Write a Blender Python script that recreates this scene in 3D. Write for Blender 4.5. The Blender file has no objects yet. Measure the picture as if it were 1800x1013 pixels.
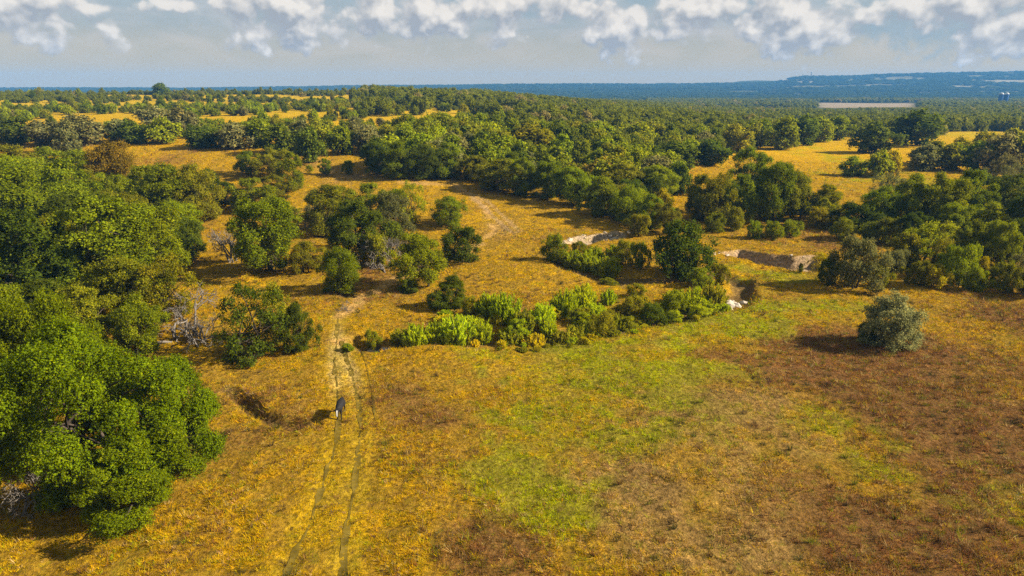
import bpy, bmesh, math, random
import numpy as np
from mathutils import Vector, Matrix

SC = bpy.context.scene
COL = SC.collection
rad = math.radians

# ------------------------------------------------------------------ camera
CAM_H, FPX, PITCH = 27.0, 1216.0, 16.1          # metres, focal length in 1800-px pixels, degrees down
cam = bpy.data.cameras.new('camera')
cam.sensor_width = 36.0
cam.lens = FPX / 1800.0 * 36.0
cam.clip_start = 0.5
cam.clip_end = 60000
cam_o = bpy.data.objects.new('camera', cam)
COL.objects.link(cam_o)
cam_o.location = (0, 0, CAM_H)
cam_o.rotation_euler = (rad(90 - PITCH), 0, 0)
SC.camera = cam_o
SC.render.resolution_x, SC.render.resolution_y = 1024, 576

# ------------------------------------------------------------------ sun, exposure
SUN_EL, SUN_AZ = 31.0, 94.0                      # azimuth clockwise from +Y (the view direction): sun on the right
EXPOSURE = 1.45
sun = bpy.data.lights.new('sun', 'SUN')
sun.energy = 5.0
sun.angle = rad(0.6)
sun.color = (1.0, 0.92, 0.78)
sun_o = bpy.data.objects.new('sun', sun)
COL.objects.link(sun_o)
S = Vector((math.cos(rad(SUN_EL)) * math.sin(rad(SUN_AZ)), math.cos(rad(SUN_EL)) * math.cos(rad(SUN_AZ)), math.sin(rad(SUN_EL))))
sun_o.rotation_euler = (-S).to_track_quat('-Z', 'Y').to_euler()
sun_o.location = S * 300
vs = SC.view_settings
vs.view_transform = 'Standard'
vs.look = 'None'
vs.exposure = EXPOSURE
vs.gamma = 1.0
vs.use_curve_mapping = False
SC.render.engine = 'CYCLES'
SC.cycles.max_bounces = 6
SC.cycles.diffuse_bounces = 4
SC.cycles.transmission_bounces = 4
SC.cycles.volume_bounces = 1
SC.cycles.use_denoising = False                 # grain of the fine grass and leaves is kept


# ------------------------------------------------------------------ node helpers
class NT:
    def __init__(self, tree):
        self.t = tree
        self.n = tree.nodes
        self.l = tree.links

    def node(self, typ, **kw):
        nd = self.n.new(typ)
        for k, v in kw.items():
            setattr(nd, k, v)
        return nd

    def put(self, sock, v):
        if hasattr(v, 'links'):
            self.l.new(v, sock)
        elif v is not None:
            if isinstance(v, (tuple, list)) and len(v) == 3 and sock.type == 'RGBA':
                v = (*v, 1)
            sock.default_value = v

    def math(self, op, a, b=None, c=None, clamp=False):
        nd = self.node('ShaderNodeMath', operation=op)
        nd.use_clamp = clamp
        for i, v in enumerate((a, b, c)):
            if v is not None:
                self.put(nd.inputs[i], v)
        return nd.outputs[0]

    def vmath(self, op, a, b=None):
        nd = self.node('ShaderNodeVectorMath', operation=op)
        self.put(nd.inputs[0], a)
        if b is not None:
            self.put(nd.inputs[1], b)
        return nd.outputs['Value'] if op in ('LENGTH', 'DOT_PRODUCT') else nd.outputs[0]

    def mix(self, f, a, b, mode='MIX'):
        nd = self.node('ShaderNodeMix', data_type='RGBA', blend_type=mode)
        nd.clamp_factor = True
        self.put(nd.inputs[0], f)
        self.put(nd.inputs[6], a)
        self.put(nd.inputs[7], b)
        return nd.outputs[2]

    def noise(self, vec, scale, detail=3, rough=0.55, dist=0.0):
        nd = self.node('ShaderNodeTexNoise')
        if vec is not None:
            self.put(nd.inputs['Vector'], vec)
        nd.inputs['Scale'].default_value = scale
        nd.inputs['Detail'].default_value = detail
        nd.inputs['Roughness'].default_value = rough
        nd.inputs['Distortion'].default_value = dist
        return nd.outputs['Fac']

    def smooth(self, v, lo, hi):
        nd = self.node('ShaderNodeMapRange', interpolation_type='SMOOTHSTEP')
        self.put(nd.inputs[0], v)
        nd.inputs[1].default_value = lo
        nd.inputs[2].default_value = hi
        return nd.outputs[0]

    def lin(self, v, lo, hi, a=0.0, b=1.0):
        nd = self.node('ShaderNodeMapRange')
        nd.clamp = True
        self.put(nd.inputs[0], v)
        for i, q in enumerate((lo, hi, a, b)):
            nd.inputs[i + 1].default_value = q
        return nd.outputs[0]


# ------------------------------------------------------------------ world: sky with cumulus
def px_deg(px, py):
    """a picture position (1800 wide) as azimuth and elevation in degrees"""
    u, v = (px - 900) / FPX, (506.5 - py) / FPX
    p = rad(PITCH)
    d = Vector((u, math.cos(p) + v * math.sin(p), -math.sin(p) + v * math.cos(p))).normalized()
    return math.degrees(math.atan2(d.x, d.y)), math.degrees(math.asin(d.z))


# cumulus heads: centre and half size in pixels of the photograph, weight
CUMULUS = [(30, 4, 62, 24, 1), (-90, 0, 60, 40, 1), (425, 18, 34, 20, .9), (520, 22, 58, 36, 1.1), (490, 2, 60, 26, 1), (662, 18, 32, 34, 1), (742, 20, 40, 32, 1.05),
           (792, 28, 34, 22, .9), (870, 8, 70, 22, .9), (990, 8, 60, 20, .8), (1090, 50, 44, 34, .95), (1050, 62, 30, 18, .6), (1120, 38, 40, 30, .5),
           (1230, 24, 90, 26, .75), (1375, 30, 40, 40, 1.05), (1420, 52, 70, 28, .85), (1330, 56, 60, 18, .5), (1500, 30, 60, 18, .45),
           (1700, 6, 90, 26, .9), (1790, 40, 70, 30, .8), (1600, 4, 60, 18, .6), (150, 16, 60, 10, .35), (300, 8, 50, 12, .4), (1180, 60, 50, 14, .5), (880, 55, 40, 26, .35),
           (450, 75, 60, 30, .2), (60, 70, 70, 26, .22), (200, 60, 30, 30, .2), (1750, 90, 90, 24, .25)]
DARK_CLOUD = [(1650, 34, 75, 32, 1.0), (1560, 50, 60, 18, .7), (1310, 20, 50, 20, .5), (940, 20, 60, 14, .5), (1640, 60, 90, 20, .6)]


def blob_field(nt, P, blobs):
    out = None
    for (px, py, rx, ry, w) in blobs:
        a, e = px_deg(px, py)
        k = math.degrees(1 / FPX) * 0.86
        d = nt.vmath('SUBTRACT', P, (a, e, 0))
        d = nt.vmath('MULTIPLY', d, (1 / (rx * k * 1.65), 1 / (ry * k * 1.85), 0))
        m = nt.math('SUBTRACT', 1.0, nt.vmath('LENGTH', d))
        m = nt.math('MAXIMUM', m, -1.6)
        if w != 1:
            m = nt.math('ADD', m, (w - 1) * 0.7)
        out = m if out is None else nt.math('MAXIMUM', out, m)
    return out


def cloud_group():
    g = bpy.data.node_groups.new('cloud_density', 'ShaderNodeTree')
    g.interface.new_socket('P', in_out='INPUT', socket_type='NodeSocketVector')
    g.interface.new_socket('Density', in_out='OUTPUT', socket_type='NodeSocketFloat')
    nt = NT(g)
    gi, go = nt.node('NodeGroupInput'), nt.node('NodeGroupOutput')
    P = gi.outputs[0]
    m = blob_field(nt, P, CUMULUS)
    sep = nt.node('ShaderNodeSeparateXYZ')
    nt.put(sep.inputs[0], P)
    hi = nt.smooth(sep.outputs[1], 7.0, 10.0)          # above the frame the same broken cumulus goes on
    big = nt.math('MULTIPLY_ADD', nt.noise(P, 0.16, 2, .5), 3.2, -1.75)
    wide = nt.smooth(nt.math('ABSOLUTE', sep.outputs[0]), 38.0, 44.0)
    wide = nt.math('MULTIPLY', wide, nt.smooth(sep.outputs[1], 3.0, 7.0))
    big = nt.math('MULTIPLY_ADD', nt.math('SUBTRACT', nt.math('MAXIMUM', hi, wide), 1.0), 2.0, big)
    m = nt.math('MAXIMUM', m, big)
    warp = nt.node('ShaderNodeTexNoise')
    nt.put(warp.inputs['Vector'], P)
    warp.inputs['Scale'].default_value = .7
    warp.inputs['Detail'].default_value = 4
    Pw = nt.vmath('ADD', P, nt.vmath('MULTIPLY', nt.vmath('SUBTRACT', warp.outputs['Color'], (.5, .5, .5)), (1.5, 1.2, 0)))

    def puff(scale):
        v = nt.node('ShaderNodeTexVoronoi', feature='SMOOTH_F1', voronoi_dimensions='2D')
        nt.put(v.inputs['Vector'], nt.vmath('MULTIPLY', Pw, (1, 1.2, 1)))
        v.inputs['Scale'].default_value = scale
        v.inputs['Smoothness'].default_value = .35
        return v.outputs['Distance']
    d = nt.math('MULTIPLY_ADD', puff(.5), -.9, nt.math('ADD', m, .37))
    d = nt.math('MULTIPLY_ADD', puff(1.35), -.34, nt.math('ADD', d, .09))
    d = nt.math('MULTIPLY_ADD', nt.math('SUBTRACT', nt.noise(P, 1.6, 5, .5, .2), .5), .55, d)
    nt.put(go.inputs[0], d)
    return g


W = bpy.data.worlds.new('World')
SC.world = W
W.use_nodes = True
W.node_tree.nodes.clear()
nt = NT(W.node_tree)
sky = nt.node('ShaderNodeTexSky', sky_type='NISHITA')
sky.sun_disc = False
sky.sun_elevation = rad(SUN_EL)
sky.sun_rotation = rad(SUN_AZ)
sky.altitude = 200
sky.air_density = 1.0
sky.dust_density = 2.0
sky.ozone_density = 1.5
tc = nt.node('ShaderNodeTexCoord')
sep = nt.node('ShaderNodeSeparateXYZ')
nt.put(sep.inputs[0], nt.vmath('NORMALIZE', tc.outputs['Generated']))
az = nt.math('MULTIPLY', nt.math('ARCTAN2', sep.outputs[0], sep.outputs[1]), 57.2958)
el = nt.math('MULTIPLY', nt.math('ARCSINE', sep.outputs[2]), 57.2958)
cmb = nt.node('ShaderNodeCombineXYZ')
nt.put(cmb.inputs[0], az)
nt.put(cmb.inputs[1], el)
P = cmb.outputs[0]
grp = cloud_group()


def dens(vec):
    nd = nt.node('ShaderNodeGroup')
    nd.node_tree = grp
    nt.put(nd.inputs[0], vec)
    return nd.outputs[0]


SKS = 0.1                                              # background strength
def sk(r, g, b):
    k = 1.0 / SKS / (2 ** EXPOSURE)
    return (r * k, g * k, b * k)


d0 = dens(P)
d1 = dens(nt.vmath('ADD', P, (0.45, 0.75, 0)))
alpha = nt.smooth(d0, -0.15, 0.36)
lit = nt.math('MULTIPLY_ADD', nt.math('SUBTRACT', d0, d1), 1.15, 0.42, clamp=True)
body = nt.math('MULTIPLY', lit, nt.lin(d0, 0.0, 0.9, .8, 1.0))
ccol = nt.mix(body, sk(.40, .41, .435), sk(.96, .88, .78))
# thin veil of high haze over the whole sky, a little broken, brighter towards the sun
veil = nt.noise(nt.vmath('MULTIPLY', P, (0.5, 1.3, 1)), 0.42, 5, .55, .5)
veil_col = nt.mix(nt.smooth(veil, .35, .68), sk(.40, .405, .385), sk(.55, .505, .475))
sunward = nt.vmath('DOT_PRODUCT', nt.vmath('NORMALIZE', tc.outputs['Generated']), tuple(S))
veil_col = nt.mix(nt.smooth(sunward, .35, 1.2), veil_col, sk(.78, .74, .66))
blue = nt.mix(nt.smooth(veil, .3, .7), sk(.25, .38, .45), sk(.36, .44, .48))
veil_col = nt.mix(nt.lin(el, 4.5, .8), veil_col, sk(.64, .49, .26))
up = nt.smooth(el, 3.2, 8.0)
base = nt.mix(0.92, sky.outputs[0], nt.mix(nt.math('MULTIPLY', up, .75), veil_col, blue))
dk = nt.math('ADD', blob_field(nt, P, DARK_CLOUD), nt.math('MULTIPLY_ADD', nt.noise(P, .8, 5, .6), 2.0, -1.0))
base = nt.mix(nt.math('MULTIPLY', nt.smooth(dk, -.2, .7), .8), base, sk(.33, .42, .47))
final = nt.mix(nt.math('MULTIPLY', alpha, .93), base, ccol)
bg = nt.node('ShaderNodeBackground')
nt.put(bg.inputs[0], final)
bg.inputs[1].default_value = SKS
out = nt.node('ShaderNodeOutputWorld')
nt.l.new(bg.outputs[0], out.inputs[0])


# ------------------------------------------------------------------ numpy helpers
def smoothstep(a, b, x):
    t = np.clip((x - a) / (b - a), 0, 1)
    return t * t * (3 - 2 * t)


def vnoise(x, y, seed=0):
    xi, yi = np.floor(x).astype(np.int64), np.floor(y).astype(np.int64)
    fx, fy = x - xi, y - yi
    fx, fy = fx * fx * fx * (fx * (fx * 6 - 15) + 10), fy * fy * fy * (fy * (fy * 6 - 15) + 10)

    def h(i, j):
        n = (i * 374761393 + j * 668265263 + seed * 1442695041) & 0xffffffff
        n = ((n ^ (n >> 13)) * 1274126177) & 0xffffffff
        return ((n ^ (n >> 16)) & 0xffff) / 65535.0
    a, b, c, d = h(xi, yi), h(xi + 1, yi), h(xi, yi + 1), h(xi + 1, yi + 1)
    return (a + (b - a) * fx) * (1 - fy) + (c + (d - c) * fx) * fy


def fbm(x, y, seed=0, oct=4, rough=.5):
    x, y = np.asarray(x, float), np.asarray(y, float)
    s, a, t = 0, 1.0, 0
    for k in range(oct):
        s = s + a * vnoise(x * 2 ** k + 17.3 * k, y * 2 ** k - 9.1 * k, seed + k)
        t += a
        a *= rough
    return s / t


def seg_dist(x, y, pts):
    """distance to a polyline, fraction along it, signed side (+ = left of travel)"""
    best = np.full(np.shape(x), 1e9)
    frac = np.zeros(np.shape(x))
    side = np.zeros(np.shape(x))
    n = len(pts) - 1
    for i in range(n):
        (ax, ay), (bx, by) = pts[i], pts[i + 1]
        dx, dy = bx - ax, by - ay
        L2 = dx * dx + dy * dy + 1e-9
        t = np.clip(((x - ax) * dx + (y - ay) * dy) / L2, 0, 1)
        d = np.hypot(x - ax - t * dx, y - ay - t * dy)
        cr = dx * (y - ay) - dy * (x - ax)
        m = d < best
        best = np.where(m, d, best)
        frac = np.where(m, (i + t) / n, frac)
        side = np.where(m, np.sign(cr), side)
    return best, frac, side


# ------------------------------------------------------------------ terrain height
RIDGE = [(-1500, 156), (0, 156.5), (350, 157), (560, 154), (850, 151.5), (1000, 150.5), (1150, 150), (1290, 148.5), (1345, 147), (1365, 141), (1385, 137.5), (1480, 136.5), (1520, 134), (1800, 128), (2600, 128.5)]
RX = np.array([(p[0] - 900) / FPX for p in RIDGE])
RH = np.array([(155.5 - p[1]) / FPX for p in RIDGE])
HL = np.array([(-400, 0), (130, 0), (170, 3.6), (200, 7), (240, 10.3), (360, 15), (560, 20.4), (650, 21.6), (800, 18), (1200, 0), (2000, -6), (9000, -6)])
HR = np.array([(-400, 0), (140, 0), (250, 2.8), (350, 3.5), (450, 2.2), (700, -2), (1100, -4.5), (2000, -6), (9000, -6)])


def base_height(x, y):
    x, y = np.asarray(x, float), np.asarray(y, float)
    u = x / np.maximum(y, 60)
    w = 1 - smoothstep(-0.22, 0.42, u)
    z = w * np.interp(y, HL[:, 0], HL[:, 1]) + (1 - w) * np.interp(y, HR[:, 0], HR[:, 1])
    far = smoothstep(150, 500, y)
    z = z + far * (fbm(x / 140, y / 140, 5, 3) - .5) * 4.5 * (1 - smoothstep(1500, 2500, y))
    top = CAM_H + 3900 * np.interp(u, RX, RH)
    r = np.clip((y - 2300) / 1600, 0, 1) ** 1.4
    ridge = (top + 6) * r + (fbm(x / 420, y / 300, 9, 4) - .5) * 26 * r * (1 - .75 * smoothstep(.85, 1, r))
    z = z + np.where(y > 2300, ridge, 0)
    # two low far hills behind the ridge
    for (px, h, wd) in ((1155, 14, 80), (1297, 22, 130)):
        hx = (px - 900) / FPX * 4500
        z = z + h * np.exp(-(((x - hx) / wd) ** 4 + ((y - 4450) / 260) ** 2))
    return z


def ray(px, py, hf=base_height):
    """the ground point that the photograph shows at a pixel"""
    u, v = (px - 900) / FPX, (506.5 - py) / FPX
    p = rad(PITCH)
    d = np.array([u, math.cos(p) + v * math.sin(p), -math.sin(p) + v * math.cos(p)])
    t = 20 * 1.004 ** np.arange(1500)
    X, Y, Z = d[0] * t, d[1] * t, CAM_H + d[2] * t
    below = Z < hf(X, Y)
    i = int(np.argmax(below)) if below.any() else len(t) - 1
    lo, hi = t[max(i - 1, 0)], t[i]
    for _ in range(14):
        m = .5 * (lo + hi)
        if CAM_H + d[2] * m < float(hf(d[0] * m, d[1] * m)):
            hi = m
        else:
            lo = m
    return d[0] * hi, d[1] * hi


def proj(x, y, z):
    """world to the photograph's pixels, and depth"""
    p = rad(PITCH)
    z = np.asarray(z, float) - CAM_H
    dep = y * math.cos(p) - z * math.sin(p)
    up = y * math.sin(p) + z * math.cos(p)
    dep = np.where(np.abs(dep) < 1e-3, 1e-3, dep)
    return 900 + FPX * x / dep, 506.5 - FPX * up / dep, dep


def line(pts):
    return [ray(*p) for p in pts]


CREEK = line([(612, 611), (645, 606), (740, 598), (860, 600), (960, 597), (1060, 577), (1170, 552), (1270, 532), (1300, 515), (1305, 492), (1262, 476), (1180, 486), (1090, 488), (1010, 470), (965, 452)])
CREEK2 = line([(1290, 485), (1330, 470), (1400, 474), (1450, 470)])
SCARP = line([(1262, 446), (1300, 439), (1350, 447), (1395, 452), (1440, 449)])
LEDGE = line([(985, 428), (1010, 420), (1050, 414), (1092, 408)])
DITCH = line([(395, 683), (425, 697), (450, 722), (490, 742), (540, 748)])
DITCH2 = line([(330, 790), (370, 772), (400, 762)])
RUT_A = line([(595, 560), (592, 600), (588, 640), (594, 690), (597, 740), (588, 790), (572, 840), (556, 890), (540, 930), (520, 970), (500, 1020)])
RUT_B = line([(601, 600), (606, 628), (620, 660), (629, 700), (634, 745), (630, 800), (622, 860), (610, 930), (600, 1020)])
PATH_UP = line([(595, 600), (598, 570), (615, 545), (640, 520), (690, 490), (760, 462), (800, 448), (840, 430), (870, 405), (855, 370), (830, 345), (800, 325), (700, 322)])
PATH_B = line([(905, 405), (880, 385), (855, 360), (835, 345)])
TRENCH = line([(600, 520), (640, 517), (690, 508), (730, 512)])

RISES = [(*ray(775, 628), 7.5, 4.2, 1.0), (*ray(930, 470), 10, 8, .7)]


def height(x, y, fine=True):
    x, y = np.asarray(x, float), np.asarray(y, float)
    z = base_height(x, y)
    near = (y > 15) & (y < 260)
    z = z + np.where(near, (fbm(x / 16, y / 16, 2, 3) - .5) * .9, 0)
    if not fine:
        return z
    for cx_, cy_, rx_, ry_, h_ in RISES:
        z = z + h_ * np.exp(-(((x - cx_) / rx_) ** 2 + ((y - cy_) / ry_) ** 2))
    wob = (fbm(x / 3.5, y / 3.5, 11, 3) - .5) * 1.6
    d, f, s = seg_dist(x, y, CREEK)
    half = 1.9 + .9 * np.sin(f * 17) + wob
    prof = 1 - smoothstep(half - .5, half + 1.3, d)
    z = z - prof * (1.15 + .3 * np.sin(f * 23)) * (1 - .45 * smoothstep(.55, .7, f)) * smoothstep(0, .06, f) * smoothstep(1, .95, f)
    d, f, s = seg_dist(x, y, CREEK2)
    z = z - (1 - smoothstep(.4, 3.4, d + wob * .5)) * .7
    for pts, h, back in ((SCARP, 2.1, 9.0), (LEDGE, 1.3, 6.0)):
        d, f, s = seg_dist(x, y, pts)
        sd = d * -s + wob * .45                         # + towards the camera
        inside = smoothstep(0, .1, f) * smoothstep(1, .9, f)
        inside = inside * np.where((f <= 0) | (f >= 1), 0, 1)
        z = z - h * inside * smoothstep(0, 1.0, sd) * (1 - smoothstep(2.5, back, sd))
    for pts, h, wd in ((DITCH, .95, .9), (DITCH2, .5, .8), (TRENCH, .6, .9)):
        d, f, s = seg_dist(x, y, pts)
        z = z - h * (1 - smoothstep(wd * .3, wd * 1.3, d + wob * .35)) * smoothstep(-.01, .12, f) * smoothstep(1.01, .85, f)
    for pts in (RUT_A, RUT_B):
        d, f, s = seg_dist(x, y, pts)
        z = z - .10 * (1 - smoothstep(.12, .42, d))
    z = z + np.where(near, (fbm(x / 1.3, y / 1.3, 21, 3, .6) - .5) * .42, 0)
    return z


def ground_pt(px, py):
    x, y = ray(px, py, lambda a, b: height(a, b, False))
    return x, y, float(height(x, y))


# ------------------------------------------------------------------ ground colours (what grows there), shared by soil and tufts
GOLD = np.array([.43, .235, .005])
GREEN = np.array([.29, .265, .004])
RUSSET = np.array([.21, .088, .026])
STRAW = np.array([.33, .188, .055])
SOIL = np.array([.30, .20, .11])
LIME = np.array([.36, .27, .18])
MUD = np.array([.10, .065, .035])
LITTER = np.array([.17, .11, .03])
PATCH = [  # px, py, rx, ry (pixels of the photograph), kind, weight
    (990, 650, 120, 50, 1, 1.0), (1130, 620, 140, 40, 1, 1.1), (1250, 570, 120, 26, 1, 1.2), (1400, 545, 110, 22, 1, 1.1), (1060, 720, 170, 60, 1, .95), (930, 830, 85, 70, 1, .95), (1000, 920, 50, 50, 1, 1.0), (960, 760, 80, 50, 1, .7),
    (1330, 485, 70, 16, 1, .8), (1600, 800, 150, 80, 1, .35), (1480, 760, 110, 50, 1, .35), (1700, 900, 130, 70, 1, .3), (1480, 990, 120, 40, 1, .4), (1170, 990, 60, 40, 1, .6), (1060, 850, 30, 14, 1, .9),
    (1450, 270, 60, 30, 1, .35), (1540, 320, 70, 18, 1, .6), (1700, 237, 70, 8, 1, .6), (60, 450, 80, 40, 1, .6), (900, 330, 60, 10, 1, .3),
    (1600, 640, 260, 46, 2, 1.2), (1720, 740, 220, 120, 2, 1.2), (1450, 650, 130, 44, 2, .8), (1400, 600, 120, 16, 2, .8), (1250, 640, 80, 24, 2, .5), (1750, 560, 90, 26, 2, .9), (1700, 900, 180, 110, 2, .85), (1450, 900, 120, 60, 2, .5),
    (1540, 960, 130, 70, 2, .5), (700, 720, 120, 60, 2, .42), (760, 800, 120, 60, 2, .36), (420, 820, 90, 60, 2, .35), (800, 960, 140, 60, 2, .45), (1000, 410, 60, 16, 2, .3), (980, 1000, 120, 40, 2, .4),
    (640, 480, 90, 30, 2, .3), (1450, 420, 80, 20, 2, .5), (300, 275, 80, 14, 2, .25), (820, 520, 120, 20, 2, .22), (470, 690, 60, 30, 2, .3),
    (1200, 760, 190, 70, 3, .75), (1180, 880, 150, 80, 3, .8), (1300, 700, 120, 30, 3, .6), (1330, 950, 110, 60, 3, .5), (630, 300, 60, 14, 3, .9), (560, 285, 50, 10, 3, .5), (880, 410, 30, 24, 3, .4), (1020, 740, 60, 40, 3, .3),
]
PATCH_W = []
for (px, py, rx, ry, k, w) in PATCH:
    cx, cy = ray(px, py)
    ex, _ = ray(px + rx, py)
    _, y1 = ray(px, py - ry)
    _, y0 = ray(px, py + ry)
    PATCH_W.append((cx, cy, abs(ex - cx), .5 * abs(y1 - y0), k, w))


def cover(x, y):
    """weights of gold, green, russet, straw growth"""
    x, y = np.asarray(x, float), np.asarray(y, float)
    wx, wy = (fbm(x / 5, y / 5, 301, 4, .6) - .5) * 9, (fbm(x / 5, y / 5, 311, 4, .6) - .5) * 9
    n1, n2, n3 = fbm(x / 4.5, y / 4.5, 31, 4, .6), fbm(x / 9, y / 9, 41, 4, .6), fbm(x / 7, y / 7, 51, 4, .6)
    g = np.zeros((4,) + np.shape(x))
    g[0] = .62
    for (cx, cy, rx, ry, k, w) in PATCH_W:
        k_ = min(1.0, rx / 9)
        q = ((x + wx * k_ - cx) / rx) ** 2 + ((y + wy * k_ - cy) / ry) ** 2
        g[k] = g[k] + w * (1.35 if k == 1 and w >= .6 else 1.0) * np.exp(-q * .9)
    g[1] = g[1] * (.35 + 1.75 * smoothstep(.42, .60, n1)) + .30 * smoothstep(.58, .74, n1)
    g[2] = g[2] * (.6 + 1.4 * smoothstep(.36, .64, n2)) + .30 * smoothstep(.55, .75, n2)
    g[3] = g[3] * (.6 + 1.3 * smoothstep(.36, .64, n3)) + .26 * smoothstep(.56, .75, n3)
    g = g ** 2.6
    return g / g.sum(0)


def clumps(x, y):
    return .62 * fbm(np.asarray(x) / 1.15, np.asarray(y) / 1.15, 201, 2, .55) + .38 * fbm(np.asarray(x) / 3.5, np.asarray(y) / 3.5, 207, 2)


def ground_color(x, y):
    g = cover(x, y)
    c = g[0][..., None] * GOLD + g[1][..., None] * GREEN + g[2][..., None] * RUSSET + g[3][..., None] * STRAW
    return c


# ------------------------------------------------------------------ mesh helpers
def mesh_np(name, V, faces, smooth=False, colors=None):
    """faces: list of (n,k) int arrays"""
    me = bpy.data.meshes.new(name)
    V = np.asarray(V, np.float32)
    me.vertices.add(len(V))
    me.vertices.foreach_set('co', V.ravel())
    loops = np.concatenate([f.ravel() for f in faces]).astype(np.int32)
    sizes = np.concatenate([np.full(len(f), f.shape[1]) for f in faces])
    starts = np.concatenate([[0], np.cumsum(sizes)[:-1]]).astype(np.int32)
    me.loops.add(len(loops))
    me.loops.foreach_set('vertex_index', loops)
    me.polygons.add(len(sizes))
    me.polygons.foreach_set('loop_start', starts)
    if smooth:
        me.polygons.foreach_set('use_smooth', np.ones(len(sizes), bool))
    if colors is not None:
        at = me.color_attributes.new('growth', 'FLOAT_COLOR', 'POINT')
        rgba = np.ones((len(V), 4), np.float32)
        rgba[:, :3] = colors
        at.data.foreach_set('color', rgba.ravel())
    me.update(calc_edges=True)
    return me


def link(name, data, mat=None, parent=None):
    o = bpy.data.objects.new(name, data)
    COL.objects.link(o)
    if mat is not None and data is not None and not data.materials:
        data.materials.append(mat)
    if parent is not None:
        o.parent = parent
    return o


def tag(o, label=None, cat=None, group=None, kind=None):
    for k, v in (('label', label), ('category', cat), ('group', group), ('kind', kind)):
        if v:
            o[k] = v
    return o


def new_mat(name):
    m = bpy.data.materials.new(name)
    m.use_nodes = True
    m.node_tree.nodes.clear()
    return m, NT(m.node_tree)


def simple_mat(name, color, rough=.9, noise=.3, scale=3.0, bump=0.0):
    m, q = new_mat(name)
    t = q.node('ShaderNodeTexCoord')
    n = q.noise(t.outputs['Object'], scale, 5, .6)
    k = q.lin(n, .25, .75, 1 - noise, 1 + noise)
    c = q.mix(1.0, color, k, 'MULTIPLY')
    b = q.node('ShaderNodeBsdfPrincipled')
    q.put(b.inputs['Base Color'], c)
    b.inputs['Roughness'].default_value = rough
    b.inputs['Specular IOR Level'].default_value = .0 if rough >= .9 else .2
    if bump:
        bp = q.node('ShaderNodeBump')
        bp.inputs['Strength'].default_value = bump
        q.put(bp.inputs['Height'], n)
        q.l.new(bp.outputs[0], b.inputs['Normal'])
    o = q.node('ShaderNodeOutputMaterial')
    q.l.new(b.outputs[0], o.inputs[0])
    return m


def leaf_mat(name, mode):
    """mode 'object': tint from the object's own colour; 'random': tint picked per instance"""
    m, q = new_mat(name)
    oi = q.node('ShaderNodeObjectInfo')
    geo = q.node('ShaderNodeNewGeometry')
    isl = geo.outputs['Random Per Island']
    if mode == 'object':
        tint = oi.outputs['Color']
    else:
        r = q.node('ShaderNodeValToRGB')
        q.put(r.inputs[0], oi.outputs['Random'])
        e = r.color_ramp.elements
        cols = [(.15, .165, .008), (.24, .235, .006), (.31, .29, .006), (.21, .20, .022), (.37, .32, .006), (.26, .22, .06), (.28, .20, .02)]
        r.color_ramp.interpolation = 'CONSTANT'
        for i, c in enumerate(cols):
            el_ = e[i] if i < 2 else e.new(0.0)
            el_.position = (0, .2, .42, .6, .74, .86, .95)[i]
            el_.color = (*c, 1)
        tint = r.outputs[0]
    tco = q.node('ShaderNodeTexCoord')
    spray = q.noise(tco.outputs['Object'], 5.0, 5, .65)
    k = q.math('MULTIPLY', q.lin(isl, 0, 1, .68, 1.32), q.lin(spray, .3, .7, .6, 1.42))
    c = q.mix(1.0, tint, k, 'MULTIPLY')
    c = q.mix(q.smooth(spray, .52, .75), c, q.mix(1.0, c, (1.2, 1.04, .8), 'MULTIPLY'))
    warm = q.mix(q.smooth(isl, .8, 1.0), c, q.mix(1.0, c, (1.25, 1.02, .9), 'MULTIPLY'))
    d = q.node('ShaderNodeBsdfDiffuse')
    q.put(d.inputs[0], warm)
    tr = q.node('ShaderNodeBsdfTranslucent')
    q.put(tr.inputs[0], q.mix(1.0, warm, (1.15, 1.1, .8), 'MULTIPLY'))
    ms = q.node('ShaderNodeMixShader')
    ms.inputs[0].default_value = .42
    q.l.new(d.outputs[0], ms.inputs[1])
    q.l.new(tr.outputs[0], ms.inputs[2])
    o = q.node('ShaderNodeOutputMaterial')
    q.l.new(ms.outputs[0], o.inputs[0])
    return m


M_LEAF = leaf_mat('foliage', 'object')
M_LEAF_FAR = leaf_mat('foliage_far', 'random')
M_LEAF_RIDGE = leaf_mat('foliage_juniper_shaded', 'random')
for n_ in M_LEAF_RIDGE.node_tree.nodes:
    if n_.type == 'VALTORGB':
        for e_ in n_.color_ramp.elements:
            e_.color = (e_.color[0] * .42, e_.color[1] * .55, e_.color[2] + .01, 1)  # juniper tones darkened further, cloud shade on the ridge put into the colour
M_BARK = simple_mat('bark', (.062, .047, .034), .95, .4, 6, .4)
M_DEADWOOD = simple_mat('dead_wood', (.155, .13, .105), .9, .3, 5, .3)
M_LIME = simple_mat('limestone', (.40, .33, .25), .9, .45, 2.2, .5)


# ------------------------------------------------------------------ ground sheet
def axis(lo, hi, a, b, fine, grow, mx):
    """coordinates from lo to hi, evenly fine in [a,b], growing outwards"""
    mid = list(np.arange(a, b + 1e-6, fine))
    up, s = [], fine
    v = b
    while v < hi:
        s = min(s * grow, mx)
        v += s
        up.append(v)
    dn, s = [], fine
    v = a
    while v > lo:
        s = min(s * grow, mx)
        v -= s
        dn.append(v)
    return np.array(dn[::-1] + mid + up)


gx = axis(-5200, 5200, -62, 82, .42, 1.05, 70)
gy = axis(-250, 5000, 27, 138, .40, 1.04, 55)
GX, GY = np.meshgrid(gx, gy)
GZ = height(GX, GY)
nx, ny = len(gx), len(gy)
idx = np.arange(nx * ny).reshape(ny, nx)
quads = np.stack([idx[:-1, :-1], idx[:-1, 1:], idx[1:, 1:], idx[1:, :-1]], -1).reshape(-1, 4)
col = ground_color(GX, GY)
Zb = GZ
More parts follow.
